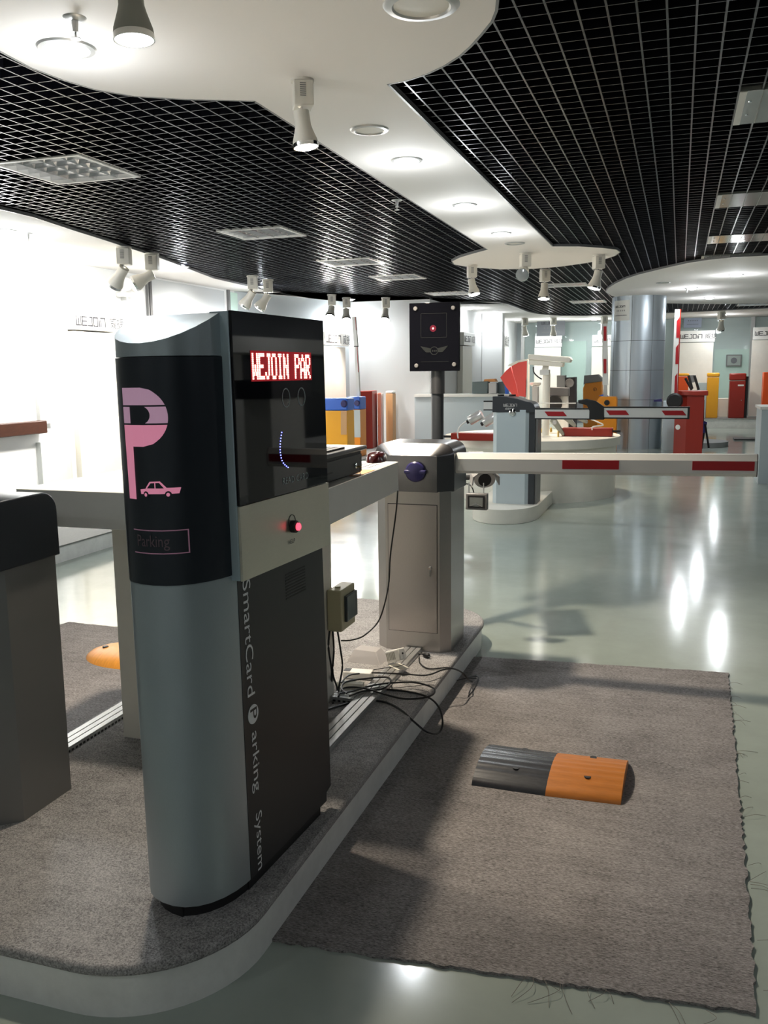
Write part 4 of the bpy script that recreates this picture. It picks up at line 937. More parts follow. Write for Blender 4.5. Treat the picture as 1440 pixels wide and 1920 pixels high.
# poster on column (curved)
def cylpt(a_, z, d_=.004): return Vector((cc[0]+(cr+d_)*math.cos(a_), cc[1]+(cr+d_)*math.sin(a_), z))
a0, a1 = -2.62, -1.86; z0_, z1_ = PY(1185, 601, 17.6).z, PY(1185, 563, 17.6).z
po = thing('notice_poster', 'white notice poster taped on the round column', 'poster', cylpt(-2.2, z0_))
mb = MB(); nn = 8; vs = []
for i in range(nn+1):
    a_ = a0+(a1-a0)*i/nn
    for z in (z0_, z1_):
        for d_ in (.002, .005): vs.append(cylpt(a_, z, d_))
fs = []
for i in range(nn):
    b = i*4; c = b+4; fs += [(b+1, c+1, c+3, b+3), (b, b+2, c+2, c), (b, c, c+1, b+1), (b+2, b+3, c+3, c+2)]
fs += [(0, 1, 3, 2), (nn*4, nn*4+2, nn*4+3, nn*4+1)]
mb.add(vs, fs).build('sheet', m_paper, po, smooth=True)
lg = MB(); logo(lg, (0, 0, 0), (1, 0, 0), (0, 0, 1), 1.0, .22)
hh = z1_-z0_
for v in lg.bm.verts:
    x, z = v.co.x/7.3, v.co.z
    v.co = cylpt(a0+(a1-a0)*(.14+x*.80), z1_-hh*.34+z*.085*hh, .0066)
lg.build('logo_lettering', m_txtblk, po, weld=False)
ln = MB()
for i in range(5):
    aa = a0+(a1-a0)*(.24+.115*i); ln.add([cylpt(aa, z0_+hh*.46, .0066), cylpt(aa+.035, z0_+hh*.46, .0066), cylpt(aa+.035, z0_+hh*.53, .0066), cylpt(aa, z0_+hh*.53, .0066)], [(0, 1, 2, 3)])
for i in range(10):
    aa = a0+(a1-a0)*(.14+.072*i); ln.add([cylpt(aa, z0_+hh*.24, .0066), cylpt(aa+.048, z0_+hh*.24, .0066), cylpt(aa+.048, z0_+hh*.28, .0066), cylpt(aa, z0_+hh*.28, .0066)], [(0, 1, 2, 3)])
ln.build('small_print', m_trim, po, weld=False)

ra, rb_ = G(1262, 851), G(1315, 850); RY = ra.y
t = thing('boom_barrier', 'red boom barrier cabinet with its striped boom raised upright', 'boom barrier', ((ra.x+rb_.x)/2, RY, 0))
zt = PY(1290, 738, RY).z
MB().prism([(ra.x, RY), (G(1284, 850).x, RY-.12), (rb_.x, RY-.12), (rb_.x, RY+.35), (ra.x, RY+.35)], 0, zt-.03).build('body', m_redp, t)
MB().prism([(ra.x-.02, RY-.02), (G(1284, 850).x-.01, RY-.16), (rb_.x+.06, RY-.16), (rb_.x+.06, RY+.38), (ra.x-.02, RY+.38)], zt-.03, zt+.05).build('lid', m_redp, t, bevel=.01)
MB().lathe([(.045, 0), (.045, .004)], PY(1271, 801, RY-.056), (-.5, -1, 0), 20).build('sticker', m_paper, t)
MB().lathe([(.11, -.05), (.14, 0), (.12, .08)], PY(1265, 752, RY-.22), (0, 1, 0), 20).build('boom_hub', m_rubber, t, smooth=True)
q0, q1 = PY(1264, 745, RY-.15), PY(1270, 580, RY-.15)
MB().extr([q0+Vector((-.05, 0, 0)), q0+Vector((.05, 0, 0)), q1+Vector((.04, 0, 0)), q1+Vector((-.04, 0, 0))], (0, .05, 0)).build('boom_arm', m_boomw, t)
MB().extr([q0+Vector((.05, 0, 0)), q0+Vector((.066, 0, 0)), q1+Vector((.062, 0, 0)), q1+Vector((.04, 0, 0))], (0, .05, 0)).build('boom_edge', m_redp, t)
for i, f in enumerate((.05, .38, .68)):
    c0_, c1__ = q0+(q1-q0)*(f), q0+(q1-q0)*(f+.19)
    MB().extr([c0_+Vector((-.0, -.004, 0)), c0_+Vector((.048, -.004, .0)), c1__+Vector((.04, -.004, .06)), c1__+Vector((-.0, -.004, 0))], (0, .004, 0)).build('red_stripe', m_red, t)
# bag and folded stand behind the red cabinet
RY += .45
t = thing('folding_stand', 'black folding stand leaning beside the red barrier cabinet', 'stand', G(1322, 845))
for xs in (((1315, 842), (1320, 812)), ((1329, 840), (1322, 795)), ((1318, 790), (1319, 750))):
    MB().cyl(PY(*xs[0], RY+.1), PY(*xs[1], RY+.1), .018, 8).build('leg', m_rubber, t)
MB().extr([PY(x, y, RY+.1) for x, y in ((1317, 788), (1326, 792), (1322, 812), (1316, 814))], (0, .06, 0)).build('blue_bag', mat('navy_cloth', (.03, .03, .16), .8), t)
RY -= .45
t = thing('desk_phone_stand', 'black and grey forked bracket standing on top of the red cabinet', 'bracket', PY(1300, 730, RY))
for xs in (((1297, 731), (1285, 709)), ((1310, 731), (1302, 704)), ((1298, 729), (1291, 704))): MB().cyl(PY(*xs[0], RY+.05), PY(*xs[1], RY+.05), .022, 8).build('fork_arm', m_rubber, t)
MB().extr([PY(x, y, RY+.05) for x, y in ((1292, 704), (1302, 703), (1304, 716), (1296, 718))], (0, .05, 0)).build('plate', m_greybody, t)
# pale cabinet between column and red box
ga, gb = PY(1222, 835, 17.3), PY(1262, 835, 17.3); ga.x = max(ga.x, -.27)
t = thing('white_plinth', 'pale grey display box between the column and the red barrier', 'display box', (ga.x, 17.3, 0))
MB().box(ga.x, gb.x+.05, 17.3, 17.85, 0, PY(1240, 753, 17.3).z).build('box', m_pblue, t)
MB().extr([PY(x, y, 17.4) for x, y in ((1226, 750), (1240, 748), (1242, 753), (1226, 753))], (0, .2, 0)).build('blue_item', m_purple, t)
# orange machines
oY = 17.0
t = thing('orange_barrier', 'orange barrier with a boom arm raised upright and a blue cap', 'boom barrier', G(1140, 847))
oo = [PY(x, y, oY) for x, y in ((1119, 752), (1124, 744), (1154, 744), (1156, 748), (1154, 847), (1140, 847), (1140, 838), (1146, 836), (1147, 815), (1119, 815))]
MB().extr(oo, (0, .35, 0)).build('body', m_orange, t, bevel=.01)
MB().lathe([(.05, 0), (.05, .02)], PY(1138, 755, oY-.002), (0, -1, 0), 20).build('hub', m_rubber, t)
MB().extr([PY(x, y, oY+.05) for x, y in ((1122, 742), (1132, 739), (1141, 743))], (0, .15, 0)).build('blue_cap', m_blue, t)
q0, q1 = PY(1135, 745, oY+.05), PY(1134, 607, oY+.05)
MB().extr([q0+Vector((-.04, 0, 0)), q0+Vector((.035, 0, 0)), PY(1138, 722, oY+.05), PY(1132, 722, oY+.05)], (0, .05, 0)).build('arm_socket', m_alu, t)
pa = PY(1135.5, 722, oY+.05)
MB().extr([pa+Vector((-.055, 0, 0)), pa+Vector((.045, 0, 0)), q1+Vector((.045, 0, 0)), q1+Vector((-.05, 0, 0))], (0, .05, 0)).build('boom_arm', m_boomw, t)
for ya, yb in ((612, 639), (673, 700)):
    MB().extr([PY(x, y, oY+.04) for x, y in ((1131.5, ya), (1137, ya), (1137, yb), (1132, yb))], (0, .008, 0)).build('red_stripe', m_red, t)
oY2 = 18.8
t = thing('orange_kiosk', 'orange kiosk with slanted grey top left of the column', 'kiosk', G(1105, 835))
MB().extr([PY(x, y, oY2) for x, y in ((1093, 728), (1097, 719), (1128, 715), (1129, 830), (1094, 830))], (0, .4, 0)).build('body', m_orange, t, bevel=.01)
MB().extr([PY(x, y, oY2-.005) for x, y in ((1095, 704), (1120, 702), (1128, 709), (1128, 715.5), (1097, 719), (1094, 722))], (0, .42, 0)).build('grey_top', m_greybody, t, bevel=.01)
rgm = MB(); c = PY(1115.5, 730, oY2-.006)
for i in range(16):
    b0_, b1_ = i*PI/8, (i+1)*PI/8
    if i == 12: continue
    rgm.extr([(c.x+r*math.cos(a_), c.y, c.z+r*math.sin(a_)) for r, a_ in ((.028, b0_), (.038, b0_), (.038, b1_), (.028, b1_))], (0, .004, 0))
rgm.box(c.x-.012, c.x+.004, c.y, c.y+.004, c.z-.03, c.z+.012)
rgm.build('round_logo', mat('brown_print', (.30, .10, .01), .5), t, weld=False)
MB().extr([PY(x, y, 19.3) for x, y in ((1151, 706), (1160, 706), (1160, 825), (1151, 825))], (0, .2, 0)).build('terminal', m_alu)
tag(bpy.data.objects['terminal'], 'small silver terminal partly hidden behind the round column', 'terminal')

# ------------------------------------------------------------ far display: boards, cabinets, posters, glass wall
BYf = 25.3
def board_stand(lbl, x0, x1, ytop, ymid, ybot, Y, skew=0, z0=.25):
    t = thing('display_board', lbl, 'display board', (PY((x0+x1)/2, ybot, Y).x, Y, z0), group=None)
    a, b = PY(x0, ytop, Y), PY(x1, ytop, Y); m_ = PY(x0, ymid, Y).z; zt_ = (a.z+b.z)/2; wd = b.x-a.x
    MB().box(a.x, b.x, Y, Y+.12, m_, zt_).build('header', m_white, t, bevel=.004)
    MB().box(a.x-.01, b.x-.03*wd, Y+.02, Y+.12, z0, m_-.015).build('panel', m_cream, t)
    lg = MB(); h_ = wd*.105; logo(lg, (a.x+wd*.055, Y-.002, (m_+zt_)/2-h_*.5), (1, 0, 0), (0, 0, 1), h_); lg.build('logo_lettering', m_txtblk, t, weld=False)
    MB().text('威捷', h_*1.55, (a.x+wd*.73, Y-.002, (m_+zt_)/2-h_*.55), (1, 0, 0), (0, 0, 1)).build('logo_characters', m_txtblk, t)
    return t
board_stand('display board with logo header above the yellow kiosk, right of the column', 1273, 1341, 620, 642, 778, BYf)
board_stand('display board cut off by the right edge of the photo', 1413, 1482, 613, 637, 778, BYf)
board_stand('display board half hidden behind the upright striped boom left of the column', 1111, 1163, 628, 649, 770, BYf, z0=0)
board_stand('display board directly under the dark grey poster', 1003, 1053, 630, 651, 760, BYf, z0=0)
def side_board(lbl, x0, x1, X, yt, ym, yb, w_=None):
    # board whose face looks along +X (seen obliquely)
    a, b = PXX(x0, yt, X), PXX(x1, yt, X); zm = PXX((x0+x1)/2, ym, X).z; zt_ = (a.z+b.z)/2; ln_ = b.y-a.y
    t = thing('display_board', lbl, 'display board', (X, (a.y+b.y)/2, 0))
    MB().box(X-.15, X, a.y, b.y, zm, zt_).build('header', m_white, t, bevel=.004)
    MB().box(X-.15, X-.03, a.y+.02, b.y-.1*ln_, IZ, zm-.02).build('panel', m_cream, t)
    h_ = ln_*.105; lg = MB(); logo(lg, (X+.002, a.y+ln_*.055, (zm+zt_)/2-h_*.5), (0, 1, 0), (0, 0, 1), h_); lg.build('logo_lettering', m_txtblk, t, weld=False)
    MB().text('威捷', h_*1.55, (X+.003, a.y+ln_*.73, (zm+zt_)/2-h_*.55), (0, 1, 0), (0, 0, 1)).build('logo_characters', m_txtblk, t)
    return t
side_board('display board right of the signal board on the alcove side wall', 870, 890, wx+.16, 624, 648, 738)
side_board('display board farther along the alcove side wall, next to a bright pillar', 929, 953, wx+.16, 628, 650, 740)
side_board('display board on the left wall behind the ticket machine, above blue caps', 609, 654, -6.0, 624, 648, 735)
side_board('overexposed display board on the bright left wall beside the machine top', 137, 226, -6.95, 588, 620, 900)
# bright pillar
pl_ = PY(905, 700, 21.5)
tag(MB().box(wx+.01, wx+.5, 21.3, 21.6, 0, PB).build('wall_pillar', m_wall), 'bright white pillar on the alcove wall between two display boards', 'pillar')
# curtain panel / window right of post (behind alcove)
def poster(lbl, x0, x1, yt, yb, Y, m):
    a, b = PY(x0, yt, Y), PY(x1, yb, Y); t = thing('wall_poster', lbl, 'poster', (a.x, Y, b.z)); wd, hh = b.x-a.x, a.z-b.z
    MB().box(a.x, b.x, Y, Y+.01, b.z, a.z).build('sheet', m, t)
    lg = MB(); h_ = wd*.085; logo(lg, (a.x+wd*.17, Y-.003, a.z-hh*.33), (1, 0, 0), (0, 0, 1), h_); lg.build('logo_lettering', m_txtblk, t, weld=False)
    ln = MB()
    for i in range(5): ln.box(a.x+wd*(.25+.12*i), a.x+wd*(.29+.12*i), Y-.003, Y-.001, b.z+hh*.42, b.z+hh*.50)
    for i in range(12): ln.box(a.x+wd*(.18+.055*i), a.x+wd*(.218+.055*i), Y-.003, Y-.001, b.z+hh*.20, b.z+hh*.24)
    ln.build('small_print', m_trim, t, weld=False)
poster('dark grey logo poster above the display board left of the column', 1007, 1059, 598, 629, 25.5, m_posterg)
poster('pale blue logo poster on the far glass above the yellow kiosk', 1283, 1315, 586, 614, 25.9, m_posterb)
# far glass wall: frames and panes (x from column rightwards and between boards)
GYf = 26.0
def frame(x, n):
    c = PY(x, 680, GYf).x; struct(MB().box(c-.05, c+.05, GYf-.04, GYf+.06, 0.25 if x > 1250 else 0, PB).build('window_%d_frame' % n, m_alu))
for i, x in enumerate((980, 1128, 1265, 1408)): frame(x, i+1)
for i, (xa_, xb_) in enumerate(((983, 1125), (1131, 1262), (1268, 1405), (1411, 1470))):
    a, b = PY(xa_, 680, GYf).x, PY(xb_, 680, GYf).x
    struct(MB().box(a, b, GYf, GYf+.012, .6, PB-.02).build('window_%d' % (i+1), m_glasspane))
    struct(MB().box(a, b, GYf-.01, GYf+.05, (.25 if xa_ > 1250 else 0), .6).build('window_%d_sill' % (i+1), m_posterg))
# pale shapes seen through the glass
for x0, x1, yt, yb, m_, l_ in ((1055, 1098, 640, 700, m_gwin, 'pale green screen behind the far glass left of the column'), (1340, 1400, 655, 770, m_gwin, 'pale green partition behind the far glass between two display boards')):
    a, b = PY(x0, yt, 26.1), PY(x1, yb, 26.1)
    tag(MB().box(a.x, b.x, 26.1, 26.15, .25 if x0 > 1200 else 0, a.z).build('glass_screen', m_), l_, 'screen')
a, b = PY(1362, 665, 25.965), PY(1390, 687, 25.965); t = thing('framed_drawing', 'dark framed drawing on the far glass above the red cabinet', 'drawing', (a.x, 25.965, b.z))
MB().box(a.x, b.x, 25.965, 26.0, b.z, a.z).build('frame', m_trim, t); MB().box(a.x+.03, b.x-.03, 25.955, 25.966, b.z+.03, a.z-.03).build('picture', mat('green_grey_picture', (.28, .33, .30), .5), t)
MB().lathe([(.08, 0), (.08, .004)], Vector(((a.x+b.x)/2, 25.955, (a.z+b.z)/2)), (0, -1, 0), 16).build('motif', m_posterg, t)
# far cabinets on platform
FZ = .25
def fcab(name, lbl, x0, x1, ytop, Y, m_, dep_=.4, capm=None, capf=.8, rounded=False):
    a, b = PY(x0, 740, Y).x, PY(x1, 740, Y).x; zt_ = PY((x0+x1)/2, ytop, Y).z
    t = thing(name, lbl, 'cabinet', ((a+b)/2, Y, FZ)); zc_ = FZ+(zt_-FZ)*capf
    MB().box(a, b, Y, Y+dep_, FZ, zc_ if capm else zt_).build('body', m_, t, bevel=.01)
    if capm: MB().box(a-.01, b+.01, Y-.01, Y+dep_, zc_+.01, zt_).build('cap', capm, t, bevel=.03)
    return t, a, b, zt_
t, a, b, z = fcab('yellow_kiosk', 'yellow kiosk with grey side on the far platform', 1325, 1347, 699, 24.3, m_yellow, capm=m_yellow, capf=.90)
MB().box(a-.24, a-.002, 24.35, 24.7, FZ, z-.25).build('grey_side', m_pblue, t)
t, a, b, z = fcab('red_cabinet', 'dark red cabinet with keyhole on the far platform', 1367.5, 1397, 700, 24.3, m_redp, capm=m_redp, capf=.83)
MB().box(b, b+.07, 24.35, 24.7, FZ, z-.08).build('dark_side', m_rubber, t); MB().lathe([(.012, 0), (.012, .01)], (b-.08, 24.3, FZ+.45), (0, -1, 0), 10).build('lock', m_chrome, t)
MB().box(b-.18, b-.04, 24.292, 24.3, z-.32, z-.28).build('nameplate', m_boomw, t)
fcab('vermilion_cabinet', 'vermilion cabinet cut off by the right edge beside a white box', 1430, 1452, 698, 24.3, m_orangered)
fcab('orange_red_kiosk', 'orange-red kiosk behind the forked bracket and the red barrier', 1271, 1290, 700, 24.3, m_orangered, capm=m_yellow, capf=.93)
o_, a, b, z = fcab('low_box', 'low cream box between the yellow kiosk and dark red cabinet', 1347, 1367, 747, 24.8, m_cream)
# right white box near
q = G(1425, 905); xw = PY(1424, 850, 12.5)
t = thing('white_display_box', 'tall pale box at the right edge beyond the carpet', 'display box', (xw.x+.3, 12.5, 0))
MB().box(xw.x, xw.x+1.0, 12.5, 13.3, .0, PY(1432, 768, 12.5).z).build('box', m_pblue, t)
MB().box(xw.x-.02, xw.x+1.02, 12.48, 13.32, PY(1432, 768, 12.5).z, PY(1432, 763, 12.5).z).build('top', m_white, t)
q = G(1410, 826)
o = MB().box(q.x-.35, q.x+.3, q.y, q.y+.5, 0, .03).build('floor_plate', m_rubber); tag(o, 'thin dark plate lying on the far floor by the white box', 'plate')

# ------------------------------------------------------------ left wall items
X = -7.1
def xbox(name, lbl, cat, x0, y0, x1, y1, m_, dx=.03, X=X, bevel=0):
    a, b = PXX(x0, y0, X+dx), PXX(x1, y1, X+dx)
    return tag(MB().box(X+.001, X+dx, min(a.y, b.y), max(a.y, b.y), min(a.z, b.z), max(a.z, b.z)).build(name, m_, bevel=bevel), lbl, cat)
xbox('wooden_handrail', 'dark brown wooden rail on the bright left wall', 'handrail', -60, 800, 90, 812, m_wood, .12, bevel=.01)
struct(xbox('window_blind', '', '', 62, 590, 101, 793, m_blind, .05))
for kk in ('label', 'category'): del bpy.data.objects['window_blind'][kk]
bl = bpy.data.objects['window_blind']; bl.name = 'roller_blind'; del bl['kind']; tag(bl, 'pale grey roller blind strip on the bright left wall above the wooden rail', 'blind')
xbox('partition_panel', 'tall white wall panel left of the ticket machine', 'panel', 118, 600, 145, 900, m_white, .10)
xbox('low_partition', 'grey-white low panel below the wooden rail', 'panel', 76, 830, 143, 900, m_blind, .07)
e = PXX(239, 547, X+.1)
t = thing('emergency_light', 'white twin-head emergency light unit on the left wall', 'emergency light', (X, e.y, e.z))
a, b = PXX(229, 540, X+.1), PXX(254, 562, X+.1)
MB().box(X+.001, X+.1, a.y, b.y, b.z+.02, a.z-.05).build('box', m_whitepl, t, bevel=.01)
for f in (.15, .85): MB().lathe([(.05, 0), (.09, .05), (.085, .08)], (X+.09, a.y+(b.y-a.y)*f, a.z+.05), (1, -.3, 0), 20).build('lamp_head', m_whitepl, t, smooth=True)
MB().box(X+.01, X+.09, a.y+.1, b.y-.15, b.z-.02, b.z+.02).build('lower_tray', m_alu, t)
# green lit glazing and grey glazing on the left wall
def wallwin(n, x0, x1, yt, m_):
    a, b = PXX(x0, yt, X+.02), PXX(x1, yt, X+.02)
    struct(MB().box(X+.002, X+.02, a.y, b.y, .9, PB-.03).build('window_%d' % n, m_))
    struct(MB().box(X+.001, X+.04, a.y-.03, a.y+.03, .9, PB).build('window_%d_frame' % n, m_trim))
wallwin(5, 277, 420, 540, mat('grey_blind_glass', (.50, .52, .53), .3)); wallwin(6, 428, 520, 550, m_gwin)
o = MB().box(X+.001, X+.05, PXX(276, 540, X).y-.02, PXX(279, 540, X).y, .9, PB-.05).build('window_5_post', m_rubber); struct(o)

# ------------------------------------------------------------ ceiling fixtures
def downlight(x, y, lbl, lit=True, r=.10, energy=None, z=PB, grp='recessed downlights', col=(.93, .97, 1), angle=150):
    t = thing('downlight', lbl, 'ceiling light', (x, y, z), group=None)
    MB().lathe([(r*.80, -.002), (r*.86, -.010), (r*1.05, -.008), (r*1.12, 0)], (0, 0, 0), seg=32, cap=False).build('trim_ring', m_alu, t, world=False, smooth=True)
    MB().lathe([(r*.80, -.003), (r*.70, -.018), (r*.4, -.028), (.001, -.031)] if lit else [(r*.84, -.003), (.001, -.004)], (0, 0, 0), seg=28, cap=False).build('lens', m_emc if lit else m_lampw, t, world=False, smooth=True)
    if lit: light('SPOT', (x, y, z-.055), energy or W_DOWN, col, .06, (0, 0, -1), 172, .7, t); light('POINT', (x, y, z-.30), min(energy or W_DOWN, 40)*.25, col, .08, parent=t, name='halo_fill')  # point light added below the lens to brighten the ceiling around it
    return t
downlight(-2.50, 3.365, 'largest lit downlight, nearest the camera at top left', r=.11, energy=W_DOWN*1.0)
downlight(-1.74, 5.785, 'first lit downlight of the white ceiling strip', r=.095)
downlight(-1.745, 7.457, 'second lit downlight of the white ceiling strip', r=.095)
downlight(-1.75, 9.078, 'third lit downlight of the white ceiling strip, before the round lobe', r=.095)
downlight(-.976, 3.45, 'unlit mirrored downlight at the top centre edge', lit=False, r=.13)
downlight(-1.725, 5.01, 'unlit white ceiling disc between the spotlight and first lit downlight', lit=False, r=.10)
downlight(-1.747, 9.838, 'unlit white disc just before the round ceiling lobe', lit=False, r=.10)
downlight(-.31, 15.15, 'unlit pale disc in the ceiling lobe above the column', lit=False, r=.10)
downlight(.727, 14.344, 'lit downlight nearest the right edge in the right ceiling lobe', energy=W_DOWN*1.6)
downlight(.136, 16.353, 'lit downlight left of the others in the right ceiling lobe', energy=W_DOWN*1.6)
downlight(.485, 18.685, 'rearmost lit downlight of the right ceiling lobe', energy=W_DOWN*1.6)
for (x, y, l) in ((-6.096, 7.114, 'lit downlight cut off by the left edge of the ceiling border'), (-6.114, 10.264, 'lit downlight in the left border right of the paired spotlights'), (-6.28, 13.071, 'lit downlight in the left border behind the second spotlight pair'), (-5.95, 16.0, 'lit downlight in the left border near the middle wall')):
    downlight(x, y, l, energy=W_DOWN*2)
for (x, y, l) in ((-4.423, 19.395, 'lit downlight right of the black signal board'), (-4.2, 21.0, 'second lit downlight of the alcove ceiling'), (-4.2, 24.2, 'deepest lit downlight of the alcove ceiling'), (-3.3, 24.4, 'lit downlight left of the dark grey poster'), (-2.25, 25.0, 'lit downlight left of the round column near the far wall'), (1.0, 24.6, 'lit downlight above the far red cabinet')):
    downlight(x, y, l, energy=W_FAR*(.4 if x < -4 else 1))

def track_spot(lbl, x, y, d, lit=True, energy=None, z=PB, m_=m_lampw, scale=1.0, warm=(1, .86, .68), angle=75, yaw=0.4, grey=False):
    d = Vector(d).normalized(); s = scale
    t = thing('spotlight', lbl, 'spotlight', (x, y, z))
    MB().lathe([(.055*s, 0), (.055*s, -.012*s)], (0, 0, 0), seg=24).build('mount_plate', m_, t, world=False, smooth=True)
    hb = MB().box(-.046*s, .046*s, -.055*s, .055*s, -.125*s, -.012*s); hb.bm.transform(Matrix.Rotation(yaw, 4, 'Z')); tb = hb.build('driver_box', m_, t, world=False, bevel=.005*s)
    vg = MB()
    for i in range(7): vg.box(-.018*s, .010*s, -.0562*s, -.0548*s, -.085*s+i*.009*s, -.081*s+i*.009*s)
    vg.bm.transform(Matrix.Rotation(yaw, 4, 'Z')); vg.build('vents', m_trim, tb, world=False, weld=False)
    piv = Vector((0, -.02*s, -.16*s)); MB().cyl(piv+Vector((0, 0, .04*s)), piv+Vector((0, 0, -.01*s)), .006*s, 8).build('stem', m_chrome, t, world=False)
    o_ = piv-d*.02*s
    MB().lathe([(.008*s, 0), (.037*s, .004*s), (.038*s, .07*s), (.043*s, .09*s), (.058*s, .135*s), (.060*s, .150*s)], o_, d, 28, cap=False).build('lamp_shade', m_, t, world=False, smooth=True)
    MB().lathe([(.060*s, .150*s), (.061*s, .168*s), (.057*s, .168*s)], o_, d, 28, cap=False).build('chrome_rim', m_chrome, t, world=False, smooth=True)
    MB().lathe([(.057*s, .166*s), (.04*s, .174*s), (.001, .178*s)], o_, d, 28, cap=False).build('lens', m_em if lit else m_offlens, t, world=False, smooth=True)
    if lit: light('SPOT', Vector((x, y, z))+o_+d*.20*s, energy or W_SPOT, warm, .05*s, d, angle, .5, t)
    return t
track_spot('white lit spotlight hanging from the ceiling strip above the counter', -1.737, 4.086, (.12, .02, -1), energy=W_SPOT*1.5, yaw=.5, angle=110)
track_spot('grey-green lit spotlight cut off by the top edge', G(257, 104, 2.5).x, G(257, 104, 2.5).y, (.04, .0, -1), m_=m_lampg, energy=W_SPOT*.5, scale=1.05, angle=70)
for x, y, d, l, e in ((-5.73, 8.475, (-.7, .15, -.75), 'left lamp of the first spotlight pair, aimed at the bright wall', 1), (-5.74, 9.03, (-.8, -.35, -.45), 'right lamp of the first spotlight pair, aimed at the bright wall', 1),
                      (-5.76, 11.595, (-.6, .0, -.8), 'left lamp of the second spotlight pair over the machine display', .5), (-5.785, 12.139, (-.6, -.1, -.8), 'right lamp of the second spotlight pair over the machine display', .5),
                      (-5.86, 14.872, (.1, -.6, -.75), 'left lamp of the third spotlight pair, glaring toward the room', .4), (-5.86, 15.6, (.2, -.5, -.8), 'right lamp of the third spotlight pair, glaring toward the room', .4),
                      (-5.2, 15.9, (.1, -.5, -.75), 'glaring spotlight in front of the white middle wall', .5)):
    track_spot(l, x, y, d, energy=W_WASH*e, scale=1.5, angle=150, warm=(1, .95, .88))
track_spot('leftmost lit spotlight under the round ceiling lobe', -2.614, 11.605, (.25, -.1, -1), scale=1.25, energy=W_WARM*.6, angle=90)
track_spot('unlit spotlight with round glass face under the round ceiling lobe', -1.776, 10.719, (0, -.9, -.35), lit=False, scale=1.25)
track_spot('lit spotlight right of the unlit one under the round ceiling lobe', -1.798, 12.489, (-.02, -.15, -1), scale=1.3, energy=W_WARM, angle=100)
track_spot('rightmost lit spotlight under the round ceiling lobe', -.976, 11.216, (-.25, -.1, -1), scale=1.3, energy=W_WARM*.8, angle=90)
for x, y, d, l in ((-4.3, 21.45, (.3, .2, -1), 'first spotlight of the alcove border, left of the dark poster'), (-3.9, 23.6, (.1, .2, -1), 'second spotlight of the alcove border, left of the dark poster'), (-3.2, 23.9, (0, .3, -1), 'third spotlight of the alcove border, left of the dark poster'), (-1.9, 23.9, (0, .3, -1), 'spotlight beside the dark grey poster toward the column'), (.9, 23.3, (0, .4, -1), 'spotlight above the far yellow kiosk')):
    track_spot(l, x, y, d, scale=1.5, energy=W_FAR*(.4 if x < -3 else .9), angle=110, warm=(1, .93, .82))

def sprinkler(x, y, lbl, z=PB, s=1.0):
    t = thing('sprinkler', lbl, 'sprinkler', (x, y, z))
    MB().lathe([(.045*s, 0), (.04*s, -.006), (.014*s, -.012), (.010*s, -.05*s), (.016*s, -.055*s)], (0, 0, 0), seg=20).build('head', m_alu, t, world=False, smooth=True)
    MB().lathe([(.020*s, -.075*s), (.020*s, -.078*s)], (0, 0, 0), seg=16).build('deflector', m_alu, t, world=False); MB().cyl((0, 0, -.05*s), (0, 0, -.076*s), .004*s, 8).build('pin', m_alu, t, world=False)
sprinkler(-2.263, 3.107, 'chrome sprinkler head beside the large lit downlight')
sprinkler(-6.014, 7.322, 'small sprinkler head on the left ceiling border')
sprinkler(-2.25, 7.2, 'sprinkler head poking through the black grille left of the strip', z=CZ)
sprinkler(.058, 16.3, 'sprinkler head in the right ceiling lobe beside a lit downlight')
LL = ['nearest louvre light panel of the left grille', 'second louvre light panel of the left grille', 'third louvre light panel of the left grille', 'fourth louvre light panel of the left grille', 'louvre light panel just above the signal board', 'louvre light panel behind the round lobe spotlights', 'louvre light panel left of the column ceiling lobe', 'louvre light panel behind the right ceiling lobe']
for i, (x0, x1, y0, y1) in enumerate(LOUV):
    t = thing('louvre_light', LL[i], 'ceiling light', ((x0+x1)/2, (y0+y1)/2, CZ))
    f = MB(); e_ = .03
    f.box(x0, x1, y0, y0+e_, CZ-.006, CZ+.05); f.box(x0, x1, y1-e_, y1, CZ-.006, CZ+.05); f.box(x0, x0+e_, y0+e_, y1-e_, CZ-.006, CZ+.05); f.box(x1-e_, x1, y0+e_, y1-e_, CZ-.006, CZ+.05)
    f.build('frame', m_whitepl, t, weld=False)
    MB().box(x0+e_, x1-e_, y0+e_, y1-e_, CZ+.09, CZ+.10).build('back_plate', m_louv, t)
    lv = MB()
    for j in range(1, 4):
        xx = x0+(x1-x0)*j/4; lv.add([(xx-.022, y0+e_, CZ+.045), (xx+.022, y0+e_, CZ+.045), (xx, y0+e_, CZ-.002), (xx-.022, y1-e_, CZ+.045), (xx+.022, y1-e_, CZ+.045), (xx, y1-e_, CZ-.002)], [(0, 1, 2), (5, 4, 3), (0, 3, 4, 1), (1, 4, 5, 2), (2, 5, 3, 0)])
    for j in range(1, 6):
        yy = y0+(y1-y0)*j/6; lv.add([(x0+e_, yy-.008, CZ+.045), (x0+e_, yy+.008, CZ+.045), (x0+e_, yy, CZ), (x1-e_, yy-.008, CZ+.045), (x1-e_, yy+.008, CZ+.045), (x1-e_, yy, CZ)], [(0, 1, 2), (5, 4, 3), (0, 3, 4, 1), (1, 4, 5, 2), (2, 5, 3, 0)])
    lv.build('louvre_blades', m_louv, t, weld=False)
    tb = MB()
    for j in range(4):
        xx = x0+(x1-x0)*(j+.5)/4; tb.cyl((xx, y0+.05, CZ+.07), (xx, y1-.05, CZ+.07), .012, 10)
    tb.build('tube_lamp', mat('faint_glow_tube', (1, 1, 1), .4, emit=(.95, .98, 1), estr=2.2), t, weld=False)  # faint glow added to the tubes; the louvre fixtures are off
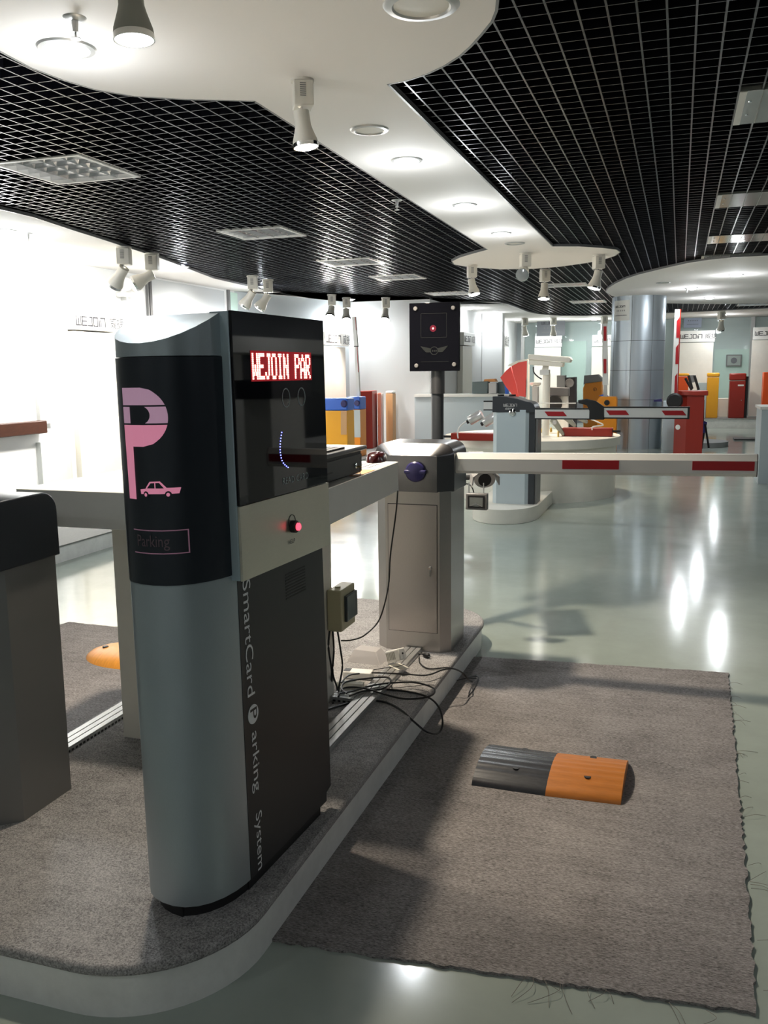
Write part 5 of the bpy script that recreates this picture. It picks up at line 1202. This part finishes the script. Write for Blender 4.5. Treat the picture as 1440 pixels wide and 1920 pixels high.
SL = ['large grey ceiling sheet nearest the right edge', 'second grey ceiling sheet from the near side, right grille', 'third grey ceiling sheet, right grille', 'farthest grey ceiling sheet before the right lobe']
for i, (x0, x1, y0, y1) in enumerate(SHEET):
    t = thing('ceiling_sheet', SL[i], 'ceiling panel', ((x0+x1)/2, (y0+y1)/2, CZ))
    MB().box(x0, x1, y0, y1, CZ-.002, CZ+.02).build('sheet', m_mpanel, t)
    MB().box(x0, x0+.035, y0, y1, CZ-.006, CZ-.002).build('edge_strip', m_lampw, t)
    for j in (1, 2, 3, 4, 5): MB().box(x0+.111*j, x0+.111*j+.006, y0, y1, CZ-.0045, CZ-.002).build('reflected_line', m_lampg, t)  # thin strips stand in for grille bars reflected in the sheet
    for j in (.3, .7): MB().lathe([(.008, 0), (.006, -.004)], (x0+.06, y0+(y1-y0)*j, CZ-.002), (0, 0, 1), 10).build('screw', m_chrome, t)

t = thing('unseen_furniture', 'white display counter added outside the frame on the right for the black glass to reflect', 'counter', (1.9, 8.2, 0))  # unseen white furniture added to give the black glass front reflections
MB().box(1.45, 2.35, 7.4, 9.4, .78, .90).build('top', m_white, t); MB().box(1.75, 2.05, 7.9, 8.9, 0, .78).build('pedestal', m_white, t)
t = thing('unseen_furniture', 'tall white cabinet added outside the frame on the right for the black glass to reflect', 'counter', (1.7, 6.4, 0))
MB().box(1.5, 1.75, 6.0, 6.5, 0, 1.35).build('body', m_white, t); MB().box(1.45, 1.8, 5.95, 6.55, 1.35, 1.5).build('head', m_navyhead, t)
t = thing('unseen_furniture', 'white wall shelf added outside the frame on the right for the black glass to reflect', 'shelf', (4.4, 11, 1.9))
MB().box(4.1, 4.598, 9.0, 13.5, 1.85, 2.05).build('shelf_board', m_white, t); MB().box(4.4, 4.598, 9.4, 9.9, 0, 1.85).build('shelf_support', m_white, t)
# fill light: unseen downlights added behind and to the right of the camera
bb = [(-3.0, -1.2), (.8, -1.6), (3.2, 1.6), (3.4, 5.5), (3.4, 10)]
struct(MB().box(-7.1, XR, YN, .75, PB, PB+.024).build('ceiling_board_near', m_plaster))
struct(MB().box(2.6, XR, .15, 12.0, PB, PB+.02).build('ceiling_board_far_right', m_plaster))
for i, (x, y) in enumerate(bb):
    downlight(x, y, ['added fill downlight, unseen behind the viewer on the left', 'added fill downlight, unseen behind the viewer on the right', 'added fill downlight, unseen beside the viewer on the right', 'added fill downlight, unseen in the right border near the sheets', 'added fill downlight, unseen in the right border farther back'][i], energy=W_DOWN*(.55 if y < 3 else 1.0))
bpy.context.view_layer.update()
